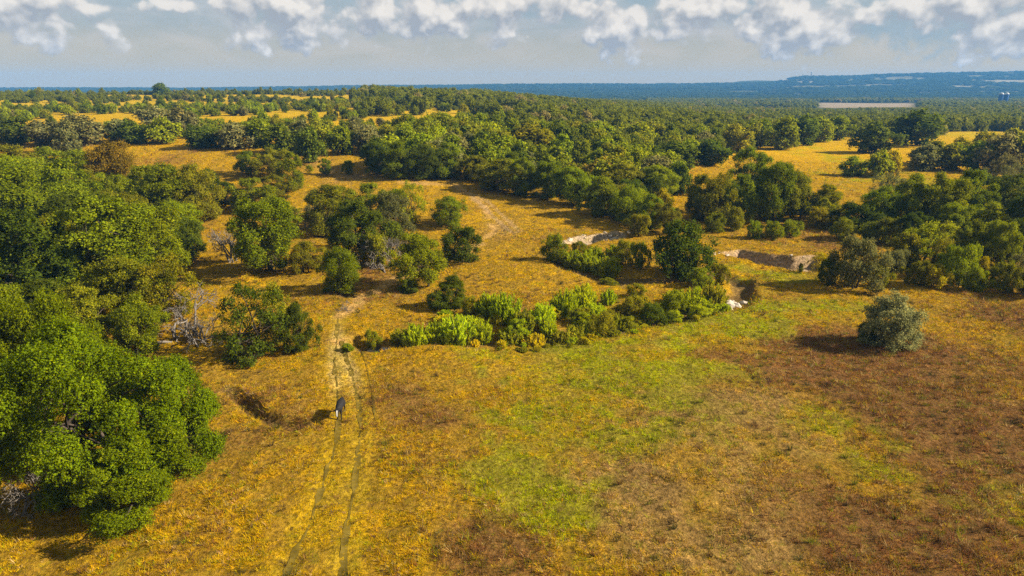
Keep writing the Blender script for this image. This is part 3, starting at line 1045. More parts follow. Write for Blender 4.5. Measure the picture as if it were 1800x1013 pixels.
# ---- the trees and bushes one can point to: base x, base y, height, width in the photograph's pixels
place('near', 'leafy', -30.5, 42.8, 11.2, 7.3, 'huge rich green oak filling the lower left corner', (140, 850))
place('near', 'leafy', -25.2, 46.0, 7.6, 4.3, 'lower bright oak beside the huge corner oak, next to the ditch', (300, 790))
place('near', 'leafy', -37.0, 50.0, 11.4, 6.4, 'bright oak at the left frame edge behind the huge corner oak', (-30, 730))
place('near', 'leafy', -25.2, 40.2, 5.0, 4.0, 'low leafy oak skirt in front of the huge corner oak', (250, 900))
for row in [
    (40, 450, 165, 170, 'oak', 'green'), (125, 425, 150, 150, 'oak', 'green'), (55, 540, 185, 190, 'oak', 'dark'), (190, 520, 185, 180, 'oak', 'green'), (275, 500, 150, 140, 'oak', 'green'),
    (202, 355, 110, 92, 'oak', 'rust', 'rusty brown round oak rising above the left wood'), (300, 400, 118, 120, 'oak', 'green'), (348, 392, 108, 90, 'oak', 'olive'), (20, 335, 85, 115, 'oak', 'olive'), (95, 335, 80, 115, 'oak', 'green'),
    (258, 372, 85, 95, 'oak', 'green'), (-20, 400, 130, 140, 'oak', 'green'), (150, 470, 140, 150, 'oak', 'dark'), (230, 560, 120, 120, 'oak', 'olive'), (90, 600, 120, 140, 'oak', 'dark'),
    (300, 560, 110, 100, 'sparse', 'olive'), (20, 620, 130, 130, 'oak', 'green'), (-60, 560, 170, 170, 'oak', 'green'), (160, 385, 90, 100, 'oak', 'olive'),
    (440, 372, 62, 75, 'oak', 'green'), (485, 350, 45, 55, 'oak', 'olive'), (400, 360, 40, 55, 'bushy', 'dark'), (370, 340, 40, 50, 'bushy', 'dark'),
    (470, 475, 135, 142, 'oak', 'green', 'broad round oak standing right of the bare grey tree'), (540, 480, 62, 52, 'oak', 'olive'), 
    (445, 630, 132, 140, 'sparse', 'dark', 'dark airy tree beside the track above the foreground meadow'), (525, 617, 92, 62, 'oak', 'dark', 'small oak on a thin trunk at the wood corner by the track'), (490, 600, 100, 80, 'sparse', 'olive'),
    (598, 514, 84, 68, 'oak', 'green', 'round-headed small oak at the upper turn of the track'),
    (580, 412, 92, 88, 'oak', 'olive'), (632, 460, 112, 100, 'oak', 'dark'), (690, 440, 98, 72, 'sparse', 'grey'), (648, 390, 72, 76, 'oak', 'green'), (722, 395, 72, 46, 'sparse', 'lime'), (600, 385, 60, 60, 'oak', 'olive'), (690, 385, 55, 60, 'oak', 'green'), (555, 395, 60, 50, 'sparse', 'grey'), (660, 470, 60, 60, 'bushy', 'olive'),
    (738, 505, 104, 86, 'oak', 'green', 'leaning oak with a short trunk left of the dark round bush'), (718, 512, 30, 40, 'bushy', 'dark'), (810, 459, 60, 74, 'bushy', 'dark', 'dark round bush just right of the leaning oak'),
    (796, 540, 64, 60, 'oak', 'dark', 'small dark oak leaning over the left end of the creek willows'), (770, 545, 36, 38, 'bushy', 'dark'), (791, 398, 57, 59, 'oak', 'green', 'lone oak alone in the golden meadow in the middle'),
    (516, 336, 70, 52, 'oak', 'green', 'oak with a bare trunk below the left end of the far meadow'), (480, 312, 48, 62, 'oak', 'olive'), (440, 308, 40, 52, 'oak', 'green'), (571, 307, 26, 26, 'oak', 'green', 'small lone tree left of two on the bare sandy slope'), (613, 307, 24, 22, 'oak', 'green', 'small lone tree right of two on the bare sandy slope'),
    (350, 260, 38, 55, 'far', 'dark'), (415, 262, 48, 62, 'far', 'grey'), (380, 260, 36, 45, 'far', 'dark'), (500, 272, 58, 78, 'far', 'dark'), (545, 286, 66, 52, 'far', 'dark'), (600, 272, 52, 58, 'far', 'green'), (648, 270, 52, 56, 'far', 'grey'), (570, 260, 54, 52, 'far', 'olive'), (455, 258, 52, 60, 'far', 'green'), (530, 258, 50, 50, 'far', 'grey'), (625, 258, 46, 50, 'far', 'grey'),
    (240, 252, 42, 62, 'far', 'dark'), (290, 252, 48, 60, 'far', 'green'), (150, 256, 58, 80, 'far', 'grey'), (30, 252, 50, 72, 'far', 'dark'), (85, 256, 46, 60, 'far', 'grey'), (205, 250, 42, 50, 'far', 'grey'), (320, 238, 50, 60, 'far', 'grey'), (270, 225, 40, 60, 'far', 'grey'), (120, 270, 60, 50, 'far', 'grey'),
    (665, 309, 56, 60, 'oak', 'dark'), (702, 314, 62, 62, 'oak', 'green'), (745, 315, 58, 60, 'oak', 'dark'), (786, 313, 58, 60, 'oak', 'green'), (820, 316, 40, 40, 'oak', 'olive'), (680, 292, 50, 60, 'oak', 'bright'), (735, 292, 52, 60, 'oak', 'bright'), (790, 292, 50, 58, 'oak', 'green'), (710, 272, 46, 56, 'oak', 'green'), (770, 270, 45, 56, 'oak', 'bright'),
    (878, 338, 62, 78, 'oak', 'olive', 'oak with a visible dark trunk at the meadow edge of the middle wood'), (921, 346, 64, 66, 'oak', 'green', 'second oak with a dark trunk along the meadow edge of the wood'), (965, 351, 64, 70, 'oak', 'green'), (1010, 362, 66, 76, 'oak', 'bright'), (1058, 380, 66, 70, 'oak', 'green'), (1102, 392, 64, 64, 'oak', 'green'), (1142, 404, 60, 56, 'oak', 'green'), (1172, 411, 52, 46, 'oak', 'olive'), (1120, 415, 38, 44, 'bushy', 'olive'), (985, 345, 40, 50, 'oak', 'dark'), (1040, 362, 50, 56, 'oak', 'bright'), (1085, 375, 50, 56, 'oak', 'olive'), (845, 320, 44, 50, 'oak', 'olive'), (900, 318, 48, 56, 'oak', 'green'), (1125, 385, 50, 50, 'oak', 'green'), (1165, 385, 52, 52, 'oak', 'yellow'),
    (1196, 482, 98, 122, 'bushy', 'dark', 'big dark bush standing in the bend of the creek'), (1232, 387, 76, 62, 'oak', 'olive'), (1262, 394, 86, 62, 'sparse', 'olive'), (1302, 392, 82, 66, 'oak', 'green'), (1312, 345, 80, 70, 'oak', 'green', 'tall oak at the left end of the right-hand wood'), (1352, 388, 98, 88, 'oak', 'green'), (1395, 386, 82, 74, 'oak', 'olive'), (1450, 386, 60, 70, 'oak', 'olive'), (1440, 402, 36, 44, 'bushy', 'yellow', 'small glowing yellow-green bush at the foot of the right wood'),
    (1500, 406, 50, 84, 'bushy', 'dark'), (1548, 404, 72, 70, 'oak', 'green'), (1592, 402, 92, 84, 'oak', 'green'), (1642, 410, 100, 100, 'oak', 'green'), (1700, 406, 102, 94, 'oak', 'green'), (1562, 370, 62, 70, 'sparse', 'grey'), (1770, 402, 90, 90, 'oak', 'dark'), (1626, 468, 78, 92, 'sparse', 'lime', 'airy lime green tree below the tall oaks of the right wood'), (1690, 506, 72, 46, 'bushy', 'bright', 'upright bright bush at the right meadow edge'), (1725, 498, 46, 34, 'bushy', 'yellow', 'small yellow bush right of the upright bright bush'), (1752, 480, 88, 62, 'oak', 'green'), (1792, 502, 62, 52, 'sparse', 'grey'), (1650, 478, 60, 46, 'sparse', 'olive'), (1610, 500, 42, 40, 'bushy', 'olive'), (1800, 430, 90, 90, 'oak', 'dark'), (1735, 430, 70, 66, 'oak', 'lime'), (1660, 440, 50, 50, 'sparse', 'olive'), (1745, 372, 50, 60, 'sparse', 'yellow'), (1790, 350, 60, 70, 'sparse', 'grey'), (1760, 330, 56, 60, 'sparse', 'grey'),
    (1500, 506, 88, 84, 'bushy', 'grey', 'tall grey-green vine-covered bush left of the right wood'), (1455, 500, 46, 36, 'oak', 'dark', 'little dark tree on a thin trunk beside the grey vine-covered bush'), (1545, 503, 38, 44, 'bushy', 'olive'), (1440, 470, 36, 36, 'sparse', 'yellow'),
    (1562, 606, 88, 98, 'mound', 'pale', 'lone pale grey-green bush in the russet meadow at right'), (1524, 600, 34, 44, 'bushy', 'dark', 'low dark bush pressed against the lone pale bush'),
    (1325, 419, 30, 32, 'bushy', 'bright'), (1356, 421, 32, 40, 'bushy', 'bright'), (1390, 416, 30, 40, 'bushy', 'green'), (1408, 466, 16, 12, 'bushy', 'green'),
    (1535, 269, 50, 80, 'far', 'dark', 'big dark oak standing alone at the edge of the right meadow'), (1610, 256, 56, 84, 'far', 'dark', 'large dark oak behind and right of the lone meadow oak'), (1500, 309, 32, 42, 'far', 'green'), (1542, 309, 42, 46, 'far', 'bright'), (1568, 306, 38, 34, 'far', 'yellow'), (1620, 299, 42, 56, 'far', 'grey'), (1665, 299, 44, 56, 'far', 'olive'), (1710, 301, 48, 60, 'far', 'green'), (1752, 302, 62, 64, 'far', 'grey'), (1792, 302, 60, 60, 'far', 'green'), (1640, 290, 40, 50, 'far', 'olive'), (1690, 290, 44, 50, 'far', 'olive'), (1735, 280, 44, 60, 'far', 'olive'), (1780, 276, 46, 60, 'far', 'olive'),
    (1250, 291, 42, 56, 'far', 'dark'), (1335, 256, 42, 50, 'far', 'green'), (1376, 263, 52, 62, 'far', 'green'), (1412, 256, 48, 54, 'far', 'dark'), (1292, 268, 46, 56, 'far', 'olive'), (1320, 260, 40, 46, 'far', 'olive'), (1215, 285, 36, 40, 'far', 'bright'), (1440, 250, 40, 50, 'far', 'green'), (1470, 246, 38, 46, 'far', 'green'),
    (150, 610, 120, 130, 'oak', 'olive'), (250, 620, 110, 110, 'oak', 'green'), (60, 660, 120, 130, 'oak', 'green'), (210, 450, 120, 120, 'oak', 'olive'), (330, 460, 80, 80, 'oak', 'dark'), (95, 500, 130, 130, 'oak', 'olive'), (-30, 480, 150, 150, 'oak', 'dark'), (40, 380, 110, 120, 'oak', 'bright'), (230, 400, 90, 90, 'oak', 'bright'),
    (1590, 470, 60, 60, 'bushy', 'olive'), (1668, 490, 56, 60, 'bushy', 'bright'), (1640, 505, 40, 46, 'bushy', 'yellow'), (1705, 470, 80, 76, 'oak', 'green'), (1775, 470, 84, 74, 'oak', 'dark'), (1715, 512, 40, 40, 'bushy', 'lime'), (1760, 510, 50, 50, 'bushy', 'olive'), (1560, 430, 46, 56, 'bushy', 'olive'), (1605, 435, 60, 60, 'oak', 'dark'), (1570, 480, 40, 46, 'bushy', 'grey'), (1675, 430, 70, 70, 'oak', 'green'), (1530, 425, 34, 50, 'bushy', 'green'), (1740, 452, 60, 60, 'bushy', 'lime'), (1480, 420, 36, 50, 'bushy', 'olive'), (1800, 520, 50, 60, 'bushy', 'olive'),
    (1290, 405, 40, 40, 'bushy', 'olive'), (1255, 408, 34, 40, 'bushy', 'green'), (1005, 466, 34, 40, 'willow', 'lime'), (1045, 462, 30, 40, 'willow', 'bright'),
    # creek willows
    (700, 590, 34, 32, 'willow', 'olive'), (732, 596, 50, 56, 'willow', 'lime'), (766, 592, 46, 44, 'willow', 'bright'), (800, 592, 60, 62, 'willow', 'lime'), (846, 590, 46, 46, 'willow', 'lime'), (828, 556, 34, 36, 'bushy', 'olive'), (860, 556, 52, 54, 'willow', 'bright'), (890, 566, 60, 56, 'willow', 'bright'), (920, 582, 42, 46, 'willow', 'olive'), (955, 574, 48, 52, 'willow', 'lime'), (992, 556, 56, 56, 'willow', 'bright'), (1024, 546, 56, 52, 'willow', 'bright'), (1012, 592, 50, 52, 'willow', 'olive'), (940, 602, 36, 46, 'willow', 'yellow'), (985, 596, 36, 40, 'willow', 'olive'), (1060, 586, 48, 50, 'bushy', 'olive'), (1086, 568, 42, 46, 'willow', 'olive'), (1112, 548, 36, 50, 'bushy', 'olive'), (1150, 560, 44, 52, 'bushy', 'dark'), (1186, 542, 42, 50, 'bushy', 'green'), (1216, 536, 50, 52, 'willow', 'bright'), (1252, 532, 54, 52, 'willow', 'olive'), (1266, 500, 36, 32, 'bushy', 'olive'), (1230, 504, 34, 40, 'bushy', 'green'), (1120, 522, 26, 40, 'bushy', 'olive'), (1070, 500, 16, 30, 'bushy', 'olive'), (655, 592, 30, 36, 'bushy', 'olive'), (905, 596, 30, 34, 'willow', 'olive'), (1040, 572, 40, 44, 'willow', 'olive'),
    (975, 462, 48, 50, 'bushy', 'green'), (1032, 470, 36, 46, 'willow', 'lime'), (1066, 478, 42, 54, 'willow', 'lime'), (1020, 456, 30, 40, 'bushy', 'olive'), (1096, 466, 42, 40, 'bushy', 'olive'), (1126, 472, 44, 34, 'bushy', 'green'), (1080, 452, 26, 36, 'willow', 'lime'),
]:
    hero(*row)


place('far', 'dark', -313, 640, 10.0, 7.5, 'lone round tree breaking the skyline at left', (305, 160))
place('far', 'dark', -470, 645, 7.0, 6.5, 'round tree on the skyline at the far left edge', (12, 162))


# low growth knitting the creek band together
CR = random.Random(41)
for k_ in range(70):
    t_ = CR.uniform(.02, .52)
    fx = t_ * (len(CREEK) - 1)
    i_ = int(fx)
    x = CREEK[i_][0] + (CREEK[i_ + 1][0] - CREEK[i_][0]) * (fx - i_) + CR.uniform(-2, 2)
    y = CREEK[i_][1] + (CREEK[i_ + 1][1] - CREEK[i_][1]) * (fx - i_) + CR.choice([CR.uniform(-2.2, -.2), CR.uniform(0, 6), CR.uniform(2, 8)])
    a, b, dep = proj(x, y, float(height(x, y)))
    if a < 690 or (b > 603 and a > 1040) or b > 612:
        continue
    h_ = CR.uniform(.7, 1.5) if y < CREEK[i_][1] else CR.uniform(1.0, 2.2)
    place(CR.choice(['willow', 'willow', 'bushy']), CR.choice(['lime', 'bright', 'olive', 'yellow', 'lime']), x, y, h_, h_ * CR.uniform(.55, .9))

for k_ in range(60):
    t_ = CR.uniform(.03, .5)
    fx = t_ * (len(CREEK) - 1)
    i_ = int(fx)
    x = CREEK[i_][0] + (CREEK[i_ + 1][0] - CREEK[i_][0]) * (fx - i_) + CR.uniform(-2, 2)
    y = CREEK[i_][1] + (CREEK[i_ + 1][1] - CREEK[i_][1]) * (fx - i_) - CR.uniform(1.6, 4.5)
    a, b, dep = proj(x, y, float(height(x, y)))
    if a < 870 and CR.random() < .8:
        continue
    h_ = CR.uniform(.3, .85)
    place(CR.choice(['willow', 'bushy']), CR.choice(['lime', 'olive', 'yellow']), x, y, h_, h_ * CR.uniform(.6, 1.1))


# dead trees
def dead(x, yb, h, i, label, w=1.0):
    X, Y, Z = ground_pt(x, yb)
    _, _, dep = proj(X, Y, Z)
    H = h * float(dep) / FPX * 1.0
    o_ = link('dead_tree', DEAD[i])
    o_.location = (X, Y, Z)
    o_.scale = (H * w * 1.1, H * w * 1.1, H * 1.45)
    tag(o_, label, 'tree', 'bare dead trees')


dead(404, 462, 92, 0, 'bare pale grey dead tree just left of the broad round oak')
dead(330, 590, 140, 1, 'tall bare grey dead tree behind the huge corner oak', 1.1)
dead(664, 470, 84, 2, 'bare grey branches fallen among the oaks left of the meadow', 1.5)
dead(350, 600, 60, 0, 'low tangle of grey twigs right of the tall grey dead tree', 1.3)
dead(545, 400, 62, 1, 'grey leafless tree between the two groves left of the meadow')
dead(700, 452, 52, 0, 'grey twiggy snag at the right end of the grove', 1.2)
dead(605, 545, 26, 1, 'small grey leafless shrub beside the upper track', 1.3)
dead(225, 480, 110, 2, 'grey dead limbs in the middle of the left wood')
dead(1600, 470, 56, 0, 'grey leafless tree left of the airy lime green tree')
dead(1478, 398, 44, 1, 'bare grey snag at the foot of the right wood', 1.2)
dead(1262, 392, 50, 2, 'bare grey branches among trees at left of the right wood')
dead(118, 470, 130, 0, 'bare grey limbs poking out of the left wood')
dead(60, 890, 120, 2, 'bare crooked branches in shade under the huge corner oak', 1.2)

# ------------------------------------------------------------------ generated woods
GR = np.random.default_rng(3)
WOOD = [(640, 268), (690, 258), (700, 245), (770, 238), (860, 222), (870, 205), (640, 205), (610, 188), (640, 166), (900, 168), (1200, 176), (1400, 190), (1560, 188), (1900, 182), (1900, 232),
        (1660, 232), (1640, 245), (1480, 240), (1420, 250), (1330, 262), (1285, 272), (1215, 283), (1190, 305), (1190, 330), (1200, 375), (1180, 400), (1110, 392), (1050, 378), (960, 350), (870, 336), (820, 312), (650, 306)]
RWOOD = [(1215, 385), (1212, 362), (1290, 355), (1400, 362), (1440, 378), (1530, 385), (1590, 360), (1640, 350), (1720, 345), (1900, 335), (1900, 430), (1740, 430), (1640, 405), (1540, 400), (1300, 392)]
LWOOD = [(-60, 330), (150, 340), (240, 360), (330, 375), (370, 385), (300, 450), (260, 520), (120, 620), (-80, 640)]
STRIPW = [(1600, 300), (1640, 284), (1720, 272), (1900, 262), (1900, 306), (1700, 302)]
CLEAR = [(785, 207, 60, 7), (690, 212, 24, 8), (800, 225, 40, 6), (760, 196, 60, 5), (620, 190, 30, 5), (700, 196, 40, 5), (1040, 305, 0, 0)]


def jitter(x0, x1, y0, y1, s, rng):
    X, Y = np.meshgrid(np.arange(x0, x1, s), np.arange(y0, y1, s))
    return (X + rng.uniform(-.42, .42, X.shape) * s).ravel(), (Y + rng.uniform(-.42, .42, X.shape) * s).ravel()


def candidates():
    res = []
    X, Y = jitter(-700, 900, 95, 900, 7.0, GR)
    keep = np.abs(X) < .8 * Y + 12
    X, Y = X[keep], Y[keep]
    Z = height(X, Y, False)
    PX, PY, D = proj(X, Y, Z)
    wood = in_poly(PX, PY, WOOD) | in_poly(PX, PY, RWOOD) | in_poly(PX, PY, LWOOD)
    for (cx, cy, rx, ry) in CLEAR:
        if rx:
            wood &= ~((((PX - cx) / rx) ** 2 + ((PY - cy) / ry) ** 2) < 1)
    wood &= ~((Y > 300) & (fbm(X / 75, Y / 50, 171, 3) < .37))
    # hill with scattered junipers
    hill = (PY < 262) & (PY > 150) & (PX < 900) & ~wood & (Y > 210)
    n = fbm(X / 60, Y / 45, 71, 3)
    dens_ = np.clip((n - .45) * 6.0, .02, .85) + smoothstep(600, 690, Y) * .6
    hill &= GR.uniform(0, 1, X.shape) < dens_
    for cx, cy, rx, ry in ((230, 268, 260, 22), (600, 300, 60, 20), (560, 285, 70, 18), (300, 262, 200, 12), (720, 213, 90, 9), (690, 255, 0, 0)):
        if rx:
            hill &= ~((((PX - cx) / rx) ** 2 + ((PY - cy) / ry) ** 2) < 1)
    return X, Y, Z, PX, PY, D, wood, hill


X, Y, Z, PX, PY, D, wood, hill = candidates()
hx = np.array([(p['o'].location.x, p['o'].location.y) for p in PLACED])
ok = np.array([np.min((hx[:, 0] - x) ** 2 + (hx[:, 1] - y) ** 2) > 16 for x, y in zip(X, Y)])
vis = (PX > -60) & (PX < 1860)
GEN = []
for m, kind in ((wood & ok, 'far'), (hill & ok, 'juniper')):
    ii = np.where(m)[0]
    for i in ii:
        if kind == 'far':
            H = GR.uniform(4.4, 8.8) if not (PX[i] > 1205 and PY[i] > 310) else GR.uniform(3.6, 6.2)
            R = H * GR.uniform(.4, .8)
        else:
            H = GR.uniform(2.4, 4.6)
            R = H * GR.uniform(.5, .75)
            if GR.uniform() < .12:
                H *= 1.5
        GEN.append((kind, float(X[i]), float(Y[i]), H, R, float(H / D[i]), bool(vis[i]), float(PX[i]), float(PY[i])))
n_oak = sum(p['o'].name.startswith('oak_tree') for p in PLACED)
LEFT = []
for kind, cap in (('far', 298 - n_oak), ('juniper', 240)):
    lst = sorted([g for g in GEN if g[0] == kind and g[6] and g[2] < 620], key=lambda g: -g[5])
    chosen = set(id(g) for g in lst[:cap])
    for g in lst[:cap]:
        _, x, y, H, R, _, _, px, py = g
        if kind == 'far':
            tone = GR.choice(['green', 'dark', 'olive', 'bright', 'grey', 'yellow', 'rust'], p=[.30, .2, .24, .15, .09, .01, .01])
            if py < 215:
                tone = GR.choice(['green', 'dark', 'olive', 'grey', 'rust'], p=[.32, .26, .26, .15, .01])
            place('far', str(tone), x, y, H, R, None, (px, py), 'oak' if y < 170 else None)
        else:
            tone = GR.choice(['green', 'dark', 'olive', 'bright', 'grey'], p=[.36, .22, .2, .14, .08])
            place('juniper', str(tone), x, y, H, R, None, (px, py))
    LEFT += [g for g in GEN if g[0] == kind and id(g) not in chosen]

# the far woodland that reads as one mass: valley, ridge, back rows
pts = [(g[1], g[2], g[3], g[4]) for g in LEFT]
X, Y = jitter(-900, 1500, 900, 1900, 13, GR)
keep = (np.abs(X) < .85 * Y) & ~in_poly(X, Y, fpts)
u = X / Y
keep &= (u > -.2) | (Y > 1300)
keep &= fbm(X / 110, Y / 80, 131, 3) > .36
keep &= ~((fbm(X / 210, Y / 70, 95, 3) > .62) & (X / Y > .08))
pts += [(x, y, GR.uniform(6, 10), GR.uniform(5, 8)) for x, y in zip(X[keep], Y[keep])]
X, Y = jitter(-3400, 3400, 1900, 4100, 34, GR)
keep = (np.abs(X) < .85 * Y)
keep &= (fbm(X / 330, Y / 120, 91, 3) < .63) | (X / Y < .3)
PXX, PYY, _ = proj(X, Y, height(X, Y, False))
for (px, py, rx, ry) in ((1690, 153, 20, 3), (1385, 141, 26, 1.6), (1415, 144, 22, 1.6), (1760, 143, 50, 1.5)):
    keep &= ((PXX - px) / rx) ** 2 + ((PYY - py) / ry) ** 2 > .8
pts += [(x, y, GR.uniform(6, 10), GR.uniform(14, 22)) for x, y in zip(X[keep], Y[keep])]
pts = np.array(pts)
pz = height(pts[:, 0], pts[:, 1], False)
tx, ty, _ = proj(pts[:, 0], pts[:, 1], pz + pts[:, 2])
hide = (tx > 1432) & (tx < 1616) & (ty < 189) & (pts[:, 1] < max(p[1] for p in fpts) + 5)   # open pasture before the tan field
pts, pz = pts[~hide], pz[~hide]


def wood_mass(name, sel, mat, label):
    P_, z_ = pts[sel], pz[sel]
    me = bpy.data.meshes.new(name)
    me.vertices.add(len(P_))
    me.vertices.foreach_set('co', np.column_stack([P_[:, 0], P_[:, 1], z_ - .3]).astype(np.float32).ravel())
    for nm, val in (('tree_scale', np.column_stack([P_[:, 3] / .52, P_[:, 3] / .52, P_[:, 2]])), ('tree_rot', np.column_stack([np.zeros(len(P_)), np.zeros(len(P_)), GR.uniform(0, 6.28, len(P_))]))):
        a_ = me.attributes.new(nm, 'FLOAT_VECTOR', 'POINT')
        a_.data.foreach_set('vector', val.astype(np.float32).ravel())
    o_ = link(name, me)
    me.materials.append(mat)
    tag(o_, label, 'woodland', kind='stuff')
    o_.modifiers.new('scatter', 'NODES').node_group = scatter_tree(name, mat)


src = [p['o'] for p in PLACED if p['kind'] == 'far'][:4]
src_crowns = [next(c for c in o_.children if c.name.startswith('crown')) for o_ in src]


def scatter_tree(name, mat):
    ng = bpy.data.node_groups.new('scatter_' + name, 'GeometryNodeTree')
    ng.interface.new_socket('Geometry', in_out='INPUT', socket_type='NodeSocketGeometry')
    ng.interface.new_socket('Geometry', in_out='OUTPUT', socket_type='NodeSocketGeometry')
    N = ng.nodes
    gi, go = N.new('NodeGroupInput'), N.new('NodeGroupOutput')
    join = N.new('GeometryNodeJoinGeometry')
    for c in src_crowns:                     # one crown form per source tree, read in its own local shape
        oi = N.new('GeometryNodeObjectInfo')
        oi.transform_space = 'ORIGINAL'
        oi.inputs['Object'].default_value = c
        sm = N.new('GeometryNodeSetMaterial')
        sm.inputs['Material'].default_value = mat
        g2i = N.new('GeometryNodeGeometryToInstance')
        ng.links.new(oi.outputs['Geometry'], sm.inputs['Geometry'])
        ng.links.new(sm.outputs[0], g2i.inputs[0])
        ng.links.new(g2i.outputs[0], join.inputs[0])
    iop = N.new('GeometryNodeInstanceOnPoints')
    iop.inputs['Pick Instance'].default_value = True
    m2p = N.new('GeometryNodeMeshToPoints')
    ng.links.new(gi.outputs[0], m2p.inputs[0])
    ng.links.new(m2p.outputs[0], iop.inputs['Points'])
    ng.links.new(join.outputs[0], iop.inputs['Instance'])
    for nm, sock in (('tree_scale', 'Scale'), ('tree_rot', 'Rotation')):
        na = N.new('GeometryNodeInputNamedAttribute')
        na.data_type = 'FLOAT_VECTOR'
        na.inputs['Name'].default_value = nm
        ng.links.new(na.outputs[0], iop.inputs[sock])
    ng.links.new(iop.outputs[0], go.inputs[0])
    return ng


wood_mass('distant_woodland', pts[:, 1] < 1900, M_LEAF_FAR, 'mass of distant oak and juniper woods behind the middle wood and in the valley')
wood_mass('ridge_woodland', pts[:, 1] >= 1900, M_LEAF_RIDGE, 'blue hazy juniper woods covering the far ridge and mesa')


# ------------------------------------------------------------------ grass: tufts, one mesh per kind of growth
def tufts(name, X, Y, hgt, wid, blades, colr, rng, lean=.35, width=.05):
    n = len(X)
    Z = height(X, Y)
    C = np.repeat(np.column_stack([X, Y, Z]), blades, 0)
    h = np.repeat(hgt, blades) * rng.uniform(.6, 1.1, n * blades)
    w = np.repeat(wid, blades)
    an = rng.uniform(0, 6.283, n * blades)
    rr = np.sqrt(rng.uniform(0, 1, n * blades)) * w
    base = C + np.column_stack([np.cos(an) * rr, np.sin(an) * rr, np.full(n * blades, -.04)])
    tip = base + np.column_stack([np.cos(an) * h * lean * rng.uniform(.2, 1.3, n * blades), np.sin(an) * h * lean * rng.uniform(.2, 1.3, n * blades), h])
    bn = rng.uniform(0, 6.283, n * blades)
    bw = np.repeat(width, n * blades) if np.isscalar(width) else np.repeat(width, blades)
    bw = bw * rng.uniform(.6, 1.4, n * blades)
    side = np.column_stack([np.cos(bn) * bw, np.sin(bn) * bw, np.zeros(n * blades)])
    V = np.stack([base - side, base + side, tip], 1).reshape(-1, 3)
    F = np.arange(len(V)).reshape(-1, 3)
    cc = np.repeat(colr, blades, 0) * rng.uniform(.75, 1.25, (n * blades, 1))
    cc = np.repeat(cc, 3, 0)
    return mesh_np(name, V, [F], False, cc)


M_GRASS, q = new_mat('grass_blades')
att = q.node('ShaderNodeAttribute')
att.attribute_name = 'growth'
d_ = q.node('ShaderNodeBsdfDiffuse')
q.put(d_.inputs[0], att.outputs['Color'])
t_ = q.node('ShaderNodeBsdfTranslucent')
q.put(t_.inputs[0], att.outputs['Color'])
ms = q.node('ShaderNodeMixShader')
ms.inputs[0].default_value = .4
q.l.new(d_.outputs[0], ms.inputs[1])
q.l.new(t_.outputs[0], ms.inputs[2])
o = q.node('ShaderNodeOutputMaterial')
q.l.new(ms.outputs[0], o.inputs[0])

KG = np.random.default_rng(17)


def meadow_points(s, y0, y1):
    X, Y = jitter(-.85 * y1, .85 * y1, y0, y1, s, KG)
    k_ = np.abs(X) < .78 * Y + 6
    X, Y = X[k_], Y[k_]
    ok_ = np.ones(len(X), bool)
    for pts_, wd in ((RUT_A, .16), (RUT_B, .16), (PATH_UP, .7)):
        d, f, s_ = seg_dist(X, Y, pts_)
        ok_ &= d > wd * KG.uniform(.6, 1.4, len(X))
    d, f, s_ = seg_dist(X, Y, CREEK)
    ok_ &= d > 1.8
    for pts_ in (SCARP, LEDGE):
        d, f, s_ = seg_dist(X, Y, pts_)
        ok_ &= ~((d < 2.6) & (s_ < 0) & (f > 0) & (f < 1))
    return X[ok_], Y[ok_]


XS, YS = [], []
for s, a, b in ((.245, 30, 62), (.36, 62, 92), (.62, 92, 135), (1.2, 135, 240)):
    x, y = meadow_points(s, a, b)
    XS.append(x)
    YS.append(y)
X, Y = np.concatenate(XS), np.concatenate(YS)
g = cover(X, Y) ** .55
g = g / g.sum(0)
r = KG.uniform(0, 1, len(X))
cs = np.cumsum(g, 0)
typ = (r[None] > cs).sum(0).clip(0, 3)
clump = clumps(X, Y)
size = .5 + .95 * smoothstep(.42, .60, clump)
keepc = (clump > .455) | (KG.uniform(0, 1, len(X)) < .34)
X, Y, clump, size, typ = X[keepc], Y[keepc], clump[keepc], size[keepc], typ[keepc]
dist = np.maximum(Y / 60, 1)
dr = np.minimum(seg_dist(X, Y, RUT_A)[0], seg_dist(X, Y, RUT_B)[0])
size = size * (.45 + .55 * smoothstep(.6, 2.2, dr))            # grazed and driven short along the track
TYPES = [('golden_grass', GOLD, .21, 'low golden dry grass over the meadow'), ('green_grass', GREEN, .20, 'yellow-green grass and weeds in the damp strip of meadow'),
         ('russet_grass', RUSSET, .30, 'taller russet brown grass of the right-hand meadow'), ('straw_grass', STRAW, .17, 'pale straw grass on thin soil')]
for k_, (nm, cc, hh, lab) in enumerate(TYPES):
    m = typ == k_
    x, y = X[m], Y[m]
    n = len(x)
    c = np.repeat(cc[None], n, 0) * np.array([.95, 1.06, 1.0]) * KG.uniform(.9, 1.4, (n, 1))
    odd = KG.uniform(0, 1, n)
    for lo_, hi_, oc in ((0, .09, (.21, .20, .008)), (.09, .18, (.17, .10, .045)), (.18, .27, (.42, .29, .10)), (.27, .33, (.10, .085, .012))):
        mm = (odd >= lo_) & (odd < hi_)
        c[mm] = np.array(oc) * KG.uniform(.8, 1.2, (mm.sum(), 1))
    c = c * (1 + KG.normal(0, .08, (n, 3)))
    dk = KG.uniform(0, 1, n) < .08
    c[dk] = c[dk] * np.array([.45, .42, .8])
    gme_ = tufts(nm, x, y, hh * size[m] * KG.uniform(.7, 1.35, n) * dist[m] ** .35, .11 * dist[m] ** .9, 8, np.clip(c, .002, .9), KG, 1.0, .021 * dist[m] ** .95)
    tag(link(nm, gme_, M_GRASS), lab, 'grass', kind='stuff')

